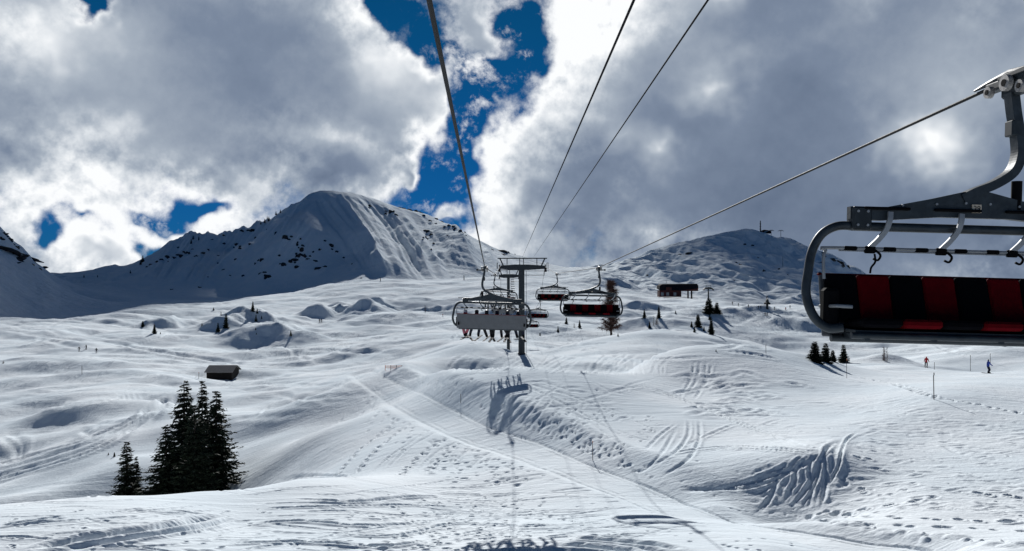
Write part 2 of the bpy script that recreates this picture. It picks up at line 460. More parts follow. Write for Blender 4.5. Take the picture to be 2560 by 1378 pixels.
def groove(pts, w=0.18, depth=0.12, berm=0.5, fade=True, vary=0.4, pw=2):
    """press a groove along world points (x, y)"""
    if fade:
        w, depth = (w * .5, depth * .62) if w < .3 else (w * .7, depth * .8)
    n = len(pts) - 1
    ph = rng.random() * 9
    for i in range(n):
        (ax, ay), (bx, by) = pts[i], pts[i + 1]
        step = float(np.interp((ay + by) / 2, d_rows, row_step))
        # a groove lying across the line of sight needs at least a mesh row
        across = abs(bx - ax) / (math.hypot(bx - ax, by - ay) + 1e-6)
        ww = max(w, 1.15 * step * across)
        e = 1.0
        if fade:
            t = (i + 0.5) / n
            e = min(1, 5 * t, 5 * (1 - t))
        e *= 1 - vary * (0.5 + 0.5 * math.sin(ph + i * 0.9))
        r = 4 * ww
        s = win(min(ax, bx) - r, max(ax, bx) + r, min(ay, by) - r, max(ay, by) + r)
        if s is None:
            continue
        x, y = XX[s], DD[s]
        vx, vy = bx - ax, by - ay
        L2 = vx * vx + vy * vy + 1e-9
        t = np.clip(((x - ax) * vx + (y - ay) * vy) / L2, 0, 1)
        q = np.hypot(x - ax - t * vx, y - ay - t * vy) / ww
        DIG[s] = np.minimum(DIG[s], -depth * e * np.exp(-q ** pw))
        if berm:
            BERM[s] = np.maximum(BERM[s], depth * berm * e * np.exp(-((q - 1.9) / 0.8) ** 2))

def dent(x0, y0, r, depth, sy=1.0):
    r, depth = r * .68, depth * .75
    r_y = max(r * sy, 1.1 * float(np.interp(y0, d_rows, row_step)))
    s = win(x0 - 3 * r, x0 + 3 * r, y0 - 3 * r_y, y0 + 3 * r_y)
    if s is None:
        return
    q2 = ((XX[s] - x0) / r) ** 2 + ((DD[s] - y0) / r_y) ** 2
    if depth > 0:
        DIG[s] = np.minimum(DIG[s], -depth * np.exp(-q2 * q2))
        BERM[s] = np.maximum(BERM[s], depth * 0.35 * np.exp(-(np.sqrt(q2) - 1.7) ** 2 / 0.2))
    else:
        BERM[s] = np.maximum(BERM[s], -depth * np.exp(-q2))

def curve(pp, n=24):
    """Catmull-Rom through photo points, dropped on the ground"""
    P = [np.array(p, float) for p in pp]
    P = [2 * P[0] - P[1]] + P + [2 * P[-1] - P[-2]]
    res = []
    segs = len(P) - 3
    per = max(2, n // segs)
    for i in range(segs):
        for k in range(per + (i == segs - 1)):
            t = k / per
            a, b, c, d = P[i:i + 4]
            res.append(0.5 * ((2 * b) + (-a + c) * t + (2 * a - 5 * b + 4 * c - d) * t * t + (-a + 3 * b - 3 * c + d) * t ** 3))
    g = [on_ground(*r) for r in res]
    return [(v.x, v.y) for v in g]

def jit(pp, s):
    dx, dy = rng.gauss(0, s), rng.gauss(0, s * 0.6)
    return [(x + dx + rng.gauss(0, s * 0.25), y + dy + rng.gauss(0, s * 0.15)) for x, y in pp]

def ski(pp, n=24, gap=0.45, **kw):
    c = curve(pp, n)
    for s in (-1, 1):
        groove([(x + s * gap / 2, y + s * 0.06) for x, y in c], **kw)

def steps(pp, n=60, spacing=0.75, r=0.16, depth=0.17):
    c = curve(pp, n); acc = 0.0; side = 1
    for (a, b) in zip(c[:-1], c[1:]):
        L = math.hypot(b[0] - a[0], b[1] - a[1])
        while acc < L:
            t = acc / L
            dent(a[0] + t * (b[0] - a[0]) + side * 0.12 + rng.gauss(0, .05), a[1] + t * (b[1] - a[1]) + rng.gauss(0, .08), r * rng.uniform(.8, 1.3), depth * rng.uniform(.6, 1.2))
            acc += spacing * rng.uniform(.8, 1.25); side = -side
        acc -= L

# -- the groomed path
PATH = [(905, 930), (1000, 985), (1100, 1040), (1200, 1086), (1290, 1112), (1400, 1152), (1550, 1210), (1700, 1268), (1850, 1306), (2000, 1334), (2250, 1385)]
pc = curve(PATH, 90)
for off, wd, dp in ((0, 1.75, 0.30), (-1.15, .16, .36), (-.75, .14, .35), (1.2, .16, .37), (.85, .13, .34)):
    groove([(x + off, y + off * 0.4) for x, y in pc], w=wd, depth=dp, berm=0.3 if off == 0 else 0, fade=False, vary=0.1, pw=6 if off == 0 else 2)
# the slope beyond the path stands up as a bank
pa_ = np.array(pc[::3] + pc[-1:])
kk = slice(int(np.searchsorted(d_rows, 24)), int(np.searchsorted(d_rows, 112))); jj = slice(int(np.searchsorted(px_cols, 850)), int(np.searchsorted(px_cols, 2250)))
bx0, by0 = XX[kk, jj], DD[kk, jj]
best = np.full(bx0.shape, 1e9); side_ = np.zeros(bx0.shape)
for (a, b) in zip(pa_[:-1], pa_[1:]):
    v_ = b - a; L2 = (v_ ** 2).sum() + 1e-9
    t_ = np.clip(((bx0 - a[0]) * v_[0] + (by0 - a[1]) * v_[1]) / L2, 0, 1)
    ex, ey = bx0 - a[0] - t_ * v_[0], by0 - a[1] - t_ * v_[1]
    q_ = np.hypot(ex, ey)
    cl = q_ < best
    best = np.where(cl, q_, best); side_ = np.where(cl, v_[0] * ey - v_[1] * ex, side_)
u_ = np.clip((best - 1.7) / 2.2, 0, 1); u_ = u_ * u_ * (3 - 2 * u_)
endf = np.clip((112 - by0) / 25, 0, 1) * np.clip((by0 - 33) / 8, 0, 1) * np.clip((2200 - (CX + bx0 / by0 * F)) / 350, 0, 1)
ZZ[kk, jj] += np.where(side_ > 0, 0.68 * u_ * np.exp(-np.clip(best - 3.9, 0, None) / 8.0), 0) * endf
# trampled edges of the path
for (x, y) in curve([(995, 940), (1080, 985), (1180, 1045), (1260, 1085), (1330, 1090), (1420, 1120), (1520, 1165), (1620, 1210)], 330):
    for _ in range(1):
        k = rng.random()
        dent(x + rng.gauss(.4, .6), y + rng.gauss(.7, .6), rng.uniform(.1, .22), (rng.uniform(.08, .2) if k < .6 else -rng.uniform(.05, .14)))
for (x, y) in curve([(940, 1000), (1010, 1055), (1090, 1100), (1180, 1150), (1280, 1175), (1400, 1195)], 110):
    for _ in range(1):
        dent(x + rng.gauss(-.8, 1.1), y + rng.gauss(-.5, 1.0), rng.uniform(.14, .28), rng.uniform(.08, .2))
# berm at the bottom right
for (x, y) in curve([(2010, 1300), (2120, 1318), (2250, 1338), (2400, 1352), (2560, 1372)], 110):
    dent(x + rng.gauss(0, .25), y + rng.gauss(0, .22), rng.choice((.15, .25, .4, .7)) * rng.uniform(.8, 1.2), -rng.uniform(.05, .26))
for yy in (1300, 1322):
    steps([(2060, yy - 12), (2300, yy), (2560, yy + 8)], 60, .6, .22, .2)

# -- foreground: long lazy grooves across the slope
for _ in range(120):
    x0, y0 = rng.uniform(-60, 1500), rng.uniform(1215, 1378)
    L = rng.uniform(60, 420); sl = rng.gauss(-0.03, 0.07)
    pts = [(x0 + L * k / 3, y0 + sl * L * k / 3 + rng.gauss(0, 3)) for k in range(4)]
    groove(curve(pts, 14), w=rng.uniform(.10, .22), depth=rng.uniform(.04, .13), berm=.5)
for pts, wd, dp in [
    ([(80, 1378), (230, 1350), (420, 1320), (565, 1288)], .34, .32), ([(180, 1375), (330, 1350), (500, 1322), (580, 1300)], .28, .25), ([(0, 1318), (80, 1305), (170, 1292)], .22, .22),
    ([(740, 1248), (880, 1256), (1000, 1245), (1110, 1240)], .25, .22), ([(620, 1310), (760, 1305), (900, 1316), (1100, 1306)], .25, .22), ([(780, 1330), (980, 1342), (1130, 1312), (1300, 1316), (1420, 1310)], .22, .22),
    ([(560, 1360), (760, 1358), (960, 1368), (1080, 1350)], .24, .24), ([(1420, 1350), (1560, 1362), (1700, 1376)], .3, .3), ([(1390, 1368), (1500, 1376), (1600, 1390)], .3, .3), ([(1540, 1305), (1600, 1318), (1700, 1332)], .2, .16),
    ([(700, 1200), (800, 1190), (900, 1196)], .2, .2), ([(640, 1272), (800, 1268), (1000, 1264), (1200, 1272)], .2, .17), ([(1080, 1232), (1200, 1238), (1330, 1232)], .18, .15)]:
    groove(curve(pts, 40), w=wd, depth=dp, berm=.6, vary=.3)
for _ in range(300):
    dent(*on_ground(min(max(rng.gauss(1160, 120), 850), 1560), rng.uniform(1235, 1378)).xy, rng.uniform(.07, .17), rng.uniform(.05, .15))
for _ in range(220):
    dent(*on_ground(rng.uniform(0, 2000), rng.uniform(1270, 1378)).xy, rng.uniform(.06, .14), rng.uniform(.04, .1))
steps([(905, 1378), (1000, 1345), (1110, 1325), (1200, 1310)], 50, .6, .13, .14)
steps([(1060, 1378), (1130, 1330), (1230, 1318)], 40, .6, .13, .14)
steps([(1160, 1250), (1260, 1262), (1390, 1290), (1480, 1330)], 50, .7, .12, .12)

# -- left of the path: parallel tracks down into the bowl
for k in range(9):
    o = k * 38
    steps(jit([(850 + o, 1182), (900 + o, 1125 + k), (960 + o, 1075 + 4 * k), (1005 + o * .8, 1045 + 8 * k)], 6), 40, .5, .17, .2) if k in (0, 1, 4, 6) else groove(curve(jit([(850 + o, 1180), (905 + o, 1125 + k), (965 + o, 1078 + 4 * k), (1010 + o * .8, 1048 + 8 * k)], 6), 30), w=.2, depth=.17)
for _ in range(90):
    dent(*on_ground(rng.uniform(1120, 1420), rng.uniform(1120, 1195)).xy, rng.uniform(.1, .2), rng.uniform(.05, .16))
for _ in range(40):
    dent(*on_ground(rng.gauss(950, 14), rng.gauss(995, 8)).xy, rng.uniform(.15, .3), rng.uniform(.1, .25))

# -- dome below the tower
for k in range(10):
    groove(curve(jit([(1185 + 13 * k, 1062 + 2 * k), (1225 + 13 * k, 1025 + k), (1268 + 12 * k, 990)], 7), 24), w=.2, depth=rng.uniform(.14, .26), berm=.6)
for pts in [[(1060, 975), (1130, 948), (1200, 935), (1280, 935)], [(1150, 1000), (1200, 970), (1250, 962), (1310, 955)], [(1215, 930), (1300, 960), (1400, 1005), (1500, 1060), (1560, 1100)], [(1240, 930), (1340, 965), (1440, 995), (1560, 1045)],
            [(1330, 945), (1420, 975), (1480, 985)], [(1350, 1000), (1430, 1030), (1520, 1090), (1580, 1130)], [(1300, 1020), (1360, 990), (1410, 960)], [(1180, 1020), (1240, 975), (1330, 955), (1400, 962)], [(1310, 1045), (1370, 1020), (1450, 1015)]]:
    groove(curve(pts, 40), w=.17, depth=.16, berm=.5)
for _ in range(26):
    x0, y0 = rng.uniform(1180, 1560), rng.uniform(945, 1090)
    a = rng.uniform(-.7, 1.2); L = rng.uniform(40, 130)
    groove(curve([(x0, y0), (x0 + L * .5, y0 + a * L * .4), (x0 + L, y0 + a * L * .6)], 10), w=.15, depth=rng.uniform(.08, .15))
for _ in range(120):
    dent(*on_ground(rng.gauss(1450, 70), rng.gauss(1070, 40)).xy, rng.uniform(.1, .18), rng.uniform(.06, .15))
# bank above it: criss-crossing turns
for _ in range(26):
    x0 = rng.uniform(1110, 1560)
    L = rng.uniform(40, 110); c = rng.uniform(-18, 18)
    groove(curve([(x0, 932 + rng.gauss(0, 3)), (x0 + L * .45, 908 + c * .5), (x0 + L, 886 + rng.gauss(0, 4))], 20), w=.24, depth=rng.uniform(.16, .32), berm=.6)
for _ in range(8):
    x0 = rng.uniform(1130, 1320); L = rng.uniform(50, 120)
    groove(curve([(x0, 884), (x0 + L * .5, 900), (x0 + L, 928)], 20), w=.24, depth=.22)
for _ in range(24):
    x0 = rng.uniform(1470, 1680)
    groove(curve([(x0, 900 + rng.uniform(-3, 8)), (x0 + rng.gauss(-5, 6), 920), (x0 + rng.gauss(-10, 8), 938)], 10), w=.16, depth=.13)
for pts in [[(1330, 890), (1480, 894), (1640, 898), (1780, 893)], [(1440, 886), (1560, 884), (1680, 880)]]:
    groove(curve(pts, 30), w=.3, depth=.28)

# -- right-hand slope
for pts, d in [([(1580, 955), (1700, 1000), (1800, 1040), (1900, 1082), (2050, 1125)], .26), ([(1600, 958), (1720, 1003), (1820, 1043), (1930, 1088), (2060, 1128)], .22), ([(1640, 1142), (1760, 1122), (1880, 1118), (2060, 1130)], .22), ([(1650, 1148), (1760, 1128), (1880, 1124), (2060, 1134)], .2),
             ([(1690, 1222), (1780, 1225), (1880, 1205), (1960, 1180), (2060, 1140)], .34), ([(1760, 1225), (1870, 1222), (1960, 1190), (2055, 1142)], .3), ([(1650, 1200), (1720, 1150), (1748, 1100), (1748, 1050)], .2), ([(1630, 1170), (1690, 1130), (1720, 1090), (1722, 1050)], .2), ([(1600, 1190), (1650, 1140), (1690, 1075)], .16), ([(1610, 1130), (1650, 1090), (1690, 1060)], .15), ([(1700, 1120), (1790, 1080), (1840, 1060)], .14)]:
    groove(curve(pts, 44), w=.2, depth=d, berm=.6, vary=.25)
for k in range(11):
    x0, y0 = 1945 + 16 * k + rng.gauss(0, 10), 1180 - 6 * k + rng.gauss(0, 8)
    x1, y1 = 1880 + 18 * k + rng.gauss(0, 18), rng.uniform(1235, 1302)
    groove(curve([(x0 + 30, y0 - 28), (x0, y0), ((x0 * 1.15 + x1 * .85) / 2 + 6, (y0 + y1) / 2), (x1, y1)], 36), w=rng.choice((.12, .16, .2, .32)), depth=rng.uniform(.1, .36), berm=.6, vary=.3)
for k in range(7):
    o = rng.gauss(0, 6)
    groove(curve([(1640 + 22 * k, 1232 + o * .3), (1760 + 18 * k, 1222 + o * .5 - 2 * k), (1880 + 12 * k, 1205 + o - 4 * k), (1980 + 8 * k, 1172 - 3 * k), (2070 + 4 * k, 1132)], 40), w=rng.choice((.12, .2, .3)), depth=rng.uniform(.1, .3), berm=.6, vary=.3)
for (x0, y0, x1, y1) in [(1735, 905, 1705, 990), (1750, 905, 1720, 985), (1765, 908, 1745, 985), (1780, 910, 1735, 1000), (1725, 925, 1700, 995)]:
    groove(curve([(x0, y0), ((x0 + x1) / 2 + 8, (y0 + y1) / 2), (x1, y1)], 20), w=.2, depth=.2)
for _ in range(36):
    x0, y0 = rng.gauss(1830, 60), rng.uniform(940, 1045)
    L = rng.uniform(40, 120)
    groove(curve([(x0 - L / 2, y0 + rng.gauss(0, 4)), (x0, y0 + rng.gauss(-2, 3)), (x0 + L / 2, y0 + rng.gauss(0, 5))], 12), w=rng.uniform(.16, .45), depth=rng.uniform(.08, .3), berm=.7)
for _ in range(240):
    x0, y0 = rng.uniform(1880, 2560), rng.uniform(1000, 1290)
    if y0 < 985 + (x0 - 2100) * .16: continue
    L = rng.uniform(10, 70); a = rng.gauss(0, .4)
    groove(curve([(x0, y0), (x0 + L / 2, y0 + a * L * .25), (x0 + L, y0 + a * L * .4)], 8), w=rng.uniform(.14, .3), depth=rng.uniform(.04, .11), berm=.6)
for _ in range(110):
    dent(*on_ground(rng.uniform(1560, 2560), rng.uniform(1020, 1300)).xy, rng.uniform(.07, .15), rng.uniform(.03, .09))
for pts in [[(2160, 947), (2240, 962), (2330, 990), (2420, 1008), (2560, 1035)], [(2100, 1200), (2130, 1215), (2180, 1240)], [(2140, 1145), (2180, 1150)], [(2440, 1235), (2500, 1240), (2560, 1245)], [(2020, 1300), (2200, 1270), (2350, 1240)]]:
    steps(pts, 60, .5, .2, .2)

# -- left bowl
for o in (0, 14, 30, 42):
    groove(curve([(-10, 1166 + o * .9), (120, 1130 + o * .9), (240, 1092 + o * .8), (340, 1045 + o * .6), (415, 1002 + o * .3)], 60), w=.45, depth=.38 if o in (0, 42) else .25, berm=.7, fade=False, vary=.15)
for pts, wd, dp in [([(0, 1082), (150, 1062), (280, 1058), (420, 1050)], .3, .2), ([(0, 1018), (180, 1012), (380, 985), (460, 975)], .4, .3), ([(570, 1042), (640, 1040), (700, 1000), (780, 986)], .3, .25), ([(560, 1052), (660, 1043), (760, 1035)], .3, .2), ([(520, 975), (640, 962), (760, 966), (880, 952)], .4, .3),
                    ([(680, 982), (760, 998), (840, 988)], .35, .3), ([(205, 1075), (225, 1085), (245, 1072)], .5, -0.2 + .5), ([(0, 1090), (40, 1120), (45, 1150)], .4, .3), ([(20, 1080), (55, 1110), (50, 1160)], .4, .25), ([(10, 1010), (60, 995), (110, 988)], .3, .2),
                    ([(230, 848), (330, 868), (430, 886), (540, 903), (640, 916)], .9, .9), ([(0, 822), (120, 842), (240, 858)], .7, .5), ([(600, 862), (760, 872), (900, 880), (1010, 882)], .7, .7), ([(620, 912), (720, 914), (780, 916)], .6, .5), ([(120, 795), (240, 805), (330, 818), (400, 828)], .8, .7),
                    ([(520, 965), (600, 948), (700, 950), (900, 935)], .35, .25), ([(560, 985), (700, 965), (860, 962)], .35, .25)]:
    groove(curve(pts, 44), w=wd, depth=dp, berm=.5)
for _ in range(90):
    x0, y0 = rng.uniform(-20, 900), rng.uniform(870, 1000)
    L = rng.uniform(50, 240); a = rng.gauss(-.05, .1)
    groove(curve([(x0, y0), (x0 + L / 2, y0 + a * L * .5 + rng.gauss(0, 3)), (x0 + L, y0 + a * L)], 10), w=.3, depth=rng.uniform(.08, .2))
# -- everywhere further off: faint ski traces
for _ in range(260):
    x0, y0 = rng.uniform(-20, 2500), rng.uniform(715, 880)
    L = rng.uniform(30, 150); a = rng.gauss(.05, .22)
    groove(curve([(x0, y0), (x0 + L / 2, y0 + a * L * .5 + rng.gauss(0, 4)), (x0 + L, y0 + a * L)], 8), w=.5, depth=rng.uniform(.12, .4))
ZZ = ZZ + DIG + BERM
# the slope goes on below and behind the lift
bx_, by_ = np.meshgrid(np.linspace(-260, 260, 53), np.linspace(-320, 10.6, 34))
bz_ = np.interp(bx_, XX[0], ZZ[0]) * np.clip((by_ + 320) / 330, 0, 1) + (-7.9 - 14) * (1 - np.clip((by_ + 320) / 330, 0, 1)) - .02
tag(link(bpy.data.objects.new("snow_slope_below", grid_mesh("snow_slope_below", bx_, by_, bz_, SNOW))), kind="structure")
tag(link(bpy.data.objects.new("snow_terrain", grid_mesh("snow_terrain", XX, DD, ZZ, SNOW))), kind="structure")

# ------------------------------------------------------------------ far mountains
FAR = [
    # rock flank on the left
    (-700, 150, 560), (-300, 380, 600), (-100, 500, 640), (0, 568, 680), (50, 622, 720), (110, 680, 780), (-700, 640, 420), (-300, 690, 440), (-100, 690, 460), (0, 648, 600), (0, 720, 500), (100, 706, 600),
    (-300, 520, 760), (0, 650, 800), (100, 710, 900),
    # valley floor
    (200, 768, 560), (0, 770, 450), (-500, 800, 430), (150, 735, 700), (300, 745, 720), (200, 712, 900), (130, 692, 1050), (200, 690, 1090), (270, 672, 1090), (450, 755, 620), (420, 752, 800), (600, 765, 620), (600, 750, 850),
    (200, 730, 1300), (0, 700, 1300),
    # shoulder and summit ridge
    (350, 658, 1100), (400, 632, 1110), (450, 604, 1120), (480, 592, 1120), (530, 600, 1130), (590, 586, 1130), (650, 566, 1130), (700, 541, 1125), (740, 516, 1120), (795, 481, 1120), (870, 482, 1160), (930, 497, 1200), (1000, 521, 1250),
    (1060, 536, 1300), (1150, 578, 1360), (1200, 606, 1400), (1250, 628, 1440), (1290, 643, 1470), (1400, 680, 1500), (1440, 678, 1500),
    # behind the ridge
    (350, 720, 1250), (450, 690, 1270), (650, 660, 1240), (740, 630, 1215), (795, 590, 1220), (930, 600, 1310), (1060, 630, 1420), (1250, 690, 1560), (1440, 720, 1620), (700, 800, 1700), (1200, 800, 1800), (200, 800, 1800),
    # feet of the faces
    (350, 735, 850), (450, 738, 840), (570, 745, 840), (640, 738, 850), (740, 722, 865), (800, 712, 855), (850, 706, 825), (900, 700, 810), (1000, 701, 830), (1100, 699, 880), (1200, 696, 960), (1300, 698, 1060), (1400, 700, 1180),
    (800, 735, 700), (1000, 725, 720), (1200, 722, 740), (1400, 728, 760),
    # front buttress
    (740, 577, 960), (700, 606, 945), (790, 590, 955), (830, 628, 935), (880, 680, 850), (870, 640, 930), (690, 670, 905), (770, 660, 905), (740, 545, 1035), (700, 560, 1040), (660, 590, 1010),
    # right-hand mountain
    (1500, 672, 1400), (1560, 660, 1350), (1620, 641, 1370), (1690, 622, 1390), (1730, 611, 1400), (1790, 600, 1400), (1850, 588, 1400), (1870, 585, 1400), (1900, 592, 1405), (1960, 604, 1410), (2000, 620, 1410), (2050, 640, 1410), (2100, 656, 1400), (2150, 690, 1390), (2250, 745, 1350), (2400, 770, 1300), (2700, 780, 1300), (3260, 700, 1300),
    (1500, 712, 1050), (1600, 735, 1000), (1750, 737, 1000), (1900, 738, 1000), (2050, 747, 1010), (2200, 775, 1100), (1530, 700, 1000), (1600, 745, 850), (1900, 775, 850), (2100, 790, 850), (2600, 810, 900), (3260, 800, 800),
    (1700, 720, 1700), (1870, 690, 1700), (2050, 730, 1700), (2300, 800, 1700), (3000, 800, 1700), (1650, 680, 1195), (1780, 665, 1205), (1900, 670, 1205), (2000, 690, 1180), (1700, 650, 1290), (1850, 630, 1300), (1960, 645, 1300), (1600, 790, 600), (2000, 815, 600), (2600, 830, 600), (3260, 830, 560),
]
_cr = [(830, 481, 1140), (870, 482, 1165), (930, 497, 1205), (1000, 521, 1250), (1060, 536, 1300), (1150, 578, 1360), (1220, 615, 1415)]
_bs = [(950, 701, 815), (1000, 701, 830), (1060, 700, 855), (1130, 698, 900), (1180, 697, 945), (1250, 697, 1010), (1300, 698, 1060)]
for (c, b) in zip(_cr, _bs):
    for t in (.2, .4, .6, .8):
        FAR.append(tuple(c[i] + (b[i] - c[i]) * t for i in range(3)))
for (c, b) in zip([(420, 622, 1115), (480, 594, 1120), (560, 594, 1128), (640, 569, 1128)], [(330, 738, 850), (420, 738, 845), (500, 742, 840), (580, 744, 842)]):
    for t in (.3, .65):
        FAR.append(tuple(c[i] + (b[i] - c[i]) * t for i in range(3)))
T_FAR = TPS(FAR, sv=6.0, lam=1e-4)
f_cols = np.concatenate([np.linspace(-700, -20, 40), np.arange(0, 2180, 3.4), np.linspace(2190, 3260, 60)])
f_rows = np.concatenate([np.linspace(430, 820, 36)[:-1], np.linspace(820, 1500, 360)[:-1], np.linspace(1500, 1850, 24)])
FPX, FD = np.meshgrid(f_cols, f_rows)
FPY = T_FAR.smooth(FPX, FD, 3)
FZ = (CY - FPY) / F * FD
FX = (FPX - CX) / F * FD
# gullies and ribs running down the sunny flank
crest_x = [-700, 350, 450, 530, 650, 740, 795, 870, 930, 1000, 1060, 1150, 1200, 1250, 1290, 1400, 3260]
crest_y = [690, 658, 604, 600, 566, 516, 481, 482, 497, 521, 536, 578, 606, 628, 643, 680, 680]
w = FPX - 0.66 * (FPY - 480) + vnoise(FX / 60, FD / 60, 5, 3) * 9
rib_w = [760, 787, 829, 853, 864, 880, 914, 936, 950, 966, 985, 1055, 1090, 1108, 1122, 1145, 1185]
rib_h = [0, 0, 17, 5, 9, 6, 0, 12, 3, 10, 0, 26, 10, 13, 4, 7, 0]
ws = np.linspace(700, 1250, 1101)
hs = np.interp(ws, rib_w, rib_h)
kern = np.exp(-np.linspace(-2, 2, 13) ** 2); kern /= kern.sum()
hs = np.convolve(hs, kern, 'same')
cr_y = np.interp(FPX, crest_x, crest_y)
hs2 = (1 - 2 * np.abs(vnoise(w / 15.0, FPY / 260.0, 31, 2))) * 3.2 + (1 - 2 * np.abs(vnoise(w / 6.0, FPY / 120.0, 33, 2))) * 1.1
wl = FPX + 0.8 * (FPY - 480) + vnoise(FX / 50, FD / 50, 6, 3) * 10
hsL = (1 - 2 * np.abs(vnoise(wl / 17.0, FPY / 220.0, 41, 2))) * 4.2 + (1 - 2 * np.abs(vnoise(wl / 7.0, FPY / 120.0, 43, 2))) * 1.3
hsL = hsL * np.clip((800 - FPX) / 50, 0, 1) * np.clip((FPX - 330) / 80, 0, 1) * np.clip((FD - 900) / 50, 0, 1) * np.clip((1190 - FD) / 60, 0, 1)
FZ = FZ + hsL
hs2 = hs2 * np.clip((w - 745) / 40, 0, 1) * np.clip((1230 - w) / 40, 0, 1)
tfall = np.clip((FPY - cr_y) / 40, 0, 1) * np.clip((706 - FPY) / 60, 0, 1)
rib = (np.interp(w, ws, hs, left=0, right=0) + hs2) * tfall * np.clip((FD - 825) / 40, 0, 1)
face = np.clip((FD - 900) / 60, 0, 1) * np.clip((1620 - FD) / 100, 0, 1)
fr = 1 - np.abs(vnoise((FX + 0.35 * FD) / 46, (FD - 0.2 * FX) / 95, 8, 4, 0.5)) * 2
left = np.clip((820 - FPX) / 100, 0, 1) + np.clip((FPX - 1400) / 100, 0, 1)
FZ = FZ + rib + fr * face * (1.2 + 3.6 * left + 5.0 * np.clip((FPX - 1450) / 100, 0, 1)) + vnoise(FX / 22, FD / 22, 9, 3) * face * 0.9
fl = np.clip((150 - FPX) / 80, 0, 1) * np.clip((FD - 480) / 80, 0, 1)
FZ = FZ + fl * fr * 4
tag(link(bpy.data.objects.new("mountains", grid_mesh("mountains", FX, FD, FZ, SNOW_FAR))), kind="structure")

def on_crest(px):
    """the skyline point of the far mountains"""
    j = int(np.argmin(np.abs(f_cols - px)))
    k = int(np.argmin(CY - FZ[:, j] / f_rows * F))
    return Vector(((px - CX) / F * f_rows[k], f_rows[k], FZ[k, j]))

def on_mountain(px, py):
    j = int(np.argmin(np.abs(f_cols - px)))
    prof = CY - FZ[:, j] / f_rows * F
    k0 = int(np.searchsorted(f_rows, 560))
    k = np.nonzero(prof[k0:] <= py)[0]
    k = k0 + (k[0] if len(k) else int(np.argmin(prof[k0:])))
    d = f_rows[k]
    return Vector(((px - CX) / F * d, d, FZ[k, j]))

# ------------------------------------------------------------------ clouds above the frame: they shade the far valley and the right-hand mountain
cm_, CN, cbs = new_mat("cloud_vapour")
tr_ = CN.n('ShaderNodeBsdfTransparent'); mx_ = CN.n('ShaderNodeMixShader'); mx_.inputs[0].default_value = 0.36
co_ = [n for n in cm_.node_tree.nodes if n.type == 'OUTPUT_MATERIAL'][0]
cm_.node_tree.links.new(cbs.outputs[0], mx_.inputs[1]); cm_.node_tree.links.new(tr_.outputs[0], mx_.inputs[2]); cm_.node_tree.links.new(mx_.outputs[0], co_.inputs[0])
cbs.inputs['Base Color'].default_value = (0.9, 0.9, 0.92, 1); cbs.inputs['Roughness'].default_value = 1.0; cbs.inputs['Specular IOR Level'].default_value = 0.0
def cloud(gx, gy, rx, ry, h, seed, lumps=16, mat=None):
    """bank of cloud at height h whose shadow falls around ground point (gx, gy)"""
    rs = random.Random(seed)
    off = Vector((SUN_DIR.x, SUN_DIR.y, 0)) / SUN_DIR.z * h
    bm = bmesh.new()
    for k in range(lumps):
        a = rs.uniform(0, 2 * math.pi); q = math.sqrt(rs.random()) * .78
        r = rs.uniform(.26, .42)
        mtx = Matrix.Translation((rx * q * math.cos(a), ry * q * math.sin(a), rs.uniform(-20, 40))) @ Matrix.Diagonal((rx * r, ry * r, 70, 1))
        bmesh.ops.create_icosphere(bm, subdivisions=3, radius=1, matrix=mtx)
    for v in bm.verts:
        n = mnoise.fractal(v.co * .012 + Vector((seed, 0, 0)), 1.0, 2.0, 4)
        v.co += Vector((v.co.x, v.co.y, v.co.z * 2)).normalized() * n * 45
    me = bpy.data.meshes.new("cloud"); bm.to_mesh(me); bm.free(); me.materials.append(mat or cm_)
    o = link(bpy.data.objects.new("cloud", me)); o.location = (gx + off.x, gy + off.y, h)
    return tag(o, kind="structure")
cloud(-850, 900, 420, 430, 2600, 3, 26)
cm2_ = cm_.copy(); cm2_.name = "thin_cloud_vapour"
[n for n in cm2_.node_tree.nodes if n.type == 'MIX_SHADER'][0].inputs[0].default_value = 0.8
cloud(-440, 770, 230, 270, 2650, 4, 22)
cloud(430, 1300, 260, 190, 2700, 5, 9, cm2_)

# ------------------------------------------------------------------ simple materials
def plain(name, col, rough=0.6, metal=0.0, var=0.12, scale=6.0, bump=0.0, spec=0.4):
    m, N, bs = new_mat(name)
    pos = N.n('ShaderNodeTexCoord').outputs['Object']
    nz = N.noise(pos, scale, 5.0, 0.6)
    lo = tuple(c * (1 - var) for c in col) + (1,); hi = tuple(min(1, c * (1 + var)) for c in col) + (1,)
    N.put(bs.inputs['Base Color'], N.mix(N.rng(nz, 0.3, 0.7), lo, hi))
    N.put(bs.inputs['Roughness'], N.rng(nz, 0.2, 0.8, max(rough - 0.12, 0.05), min(rough + 0.12, 1), smooth=False))
    bs.inputs['Metallic'].default_value = metal
    bs.inputs['Specular IOR Level'].default_value = spec
    if bump:
        b = N.n('ShaderNodeBump'); b.inputs['Strength'].default_value = 0.6; b.inputs['Distance'].default_value = bump
        N.put(b.inputs['Height'], nz); N.put(bs.inputs['Normal'], b.outputs[0])
    return m

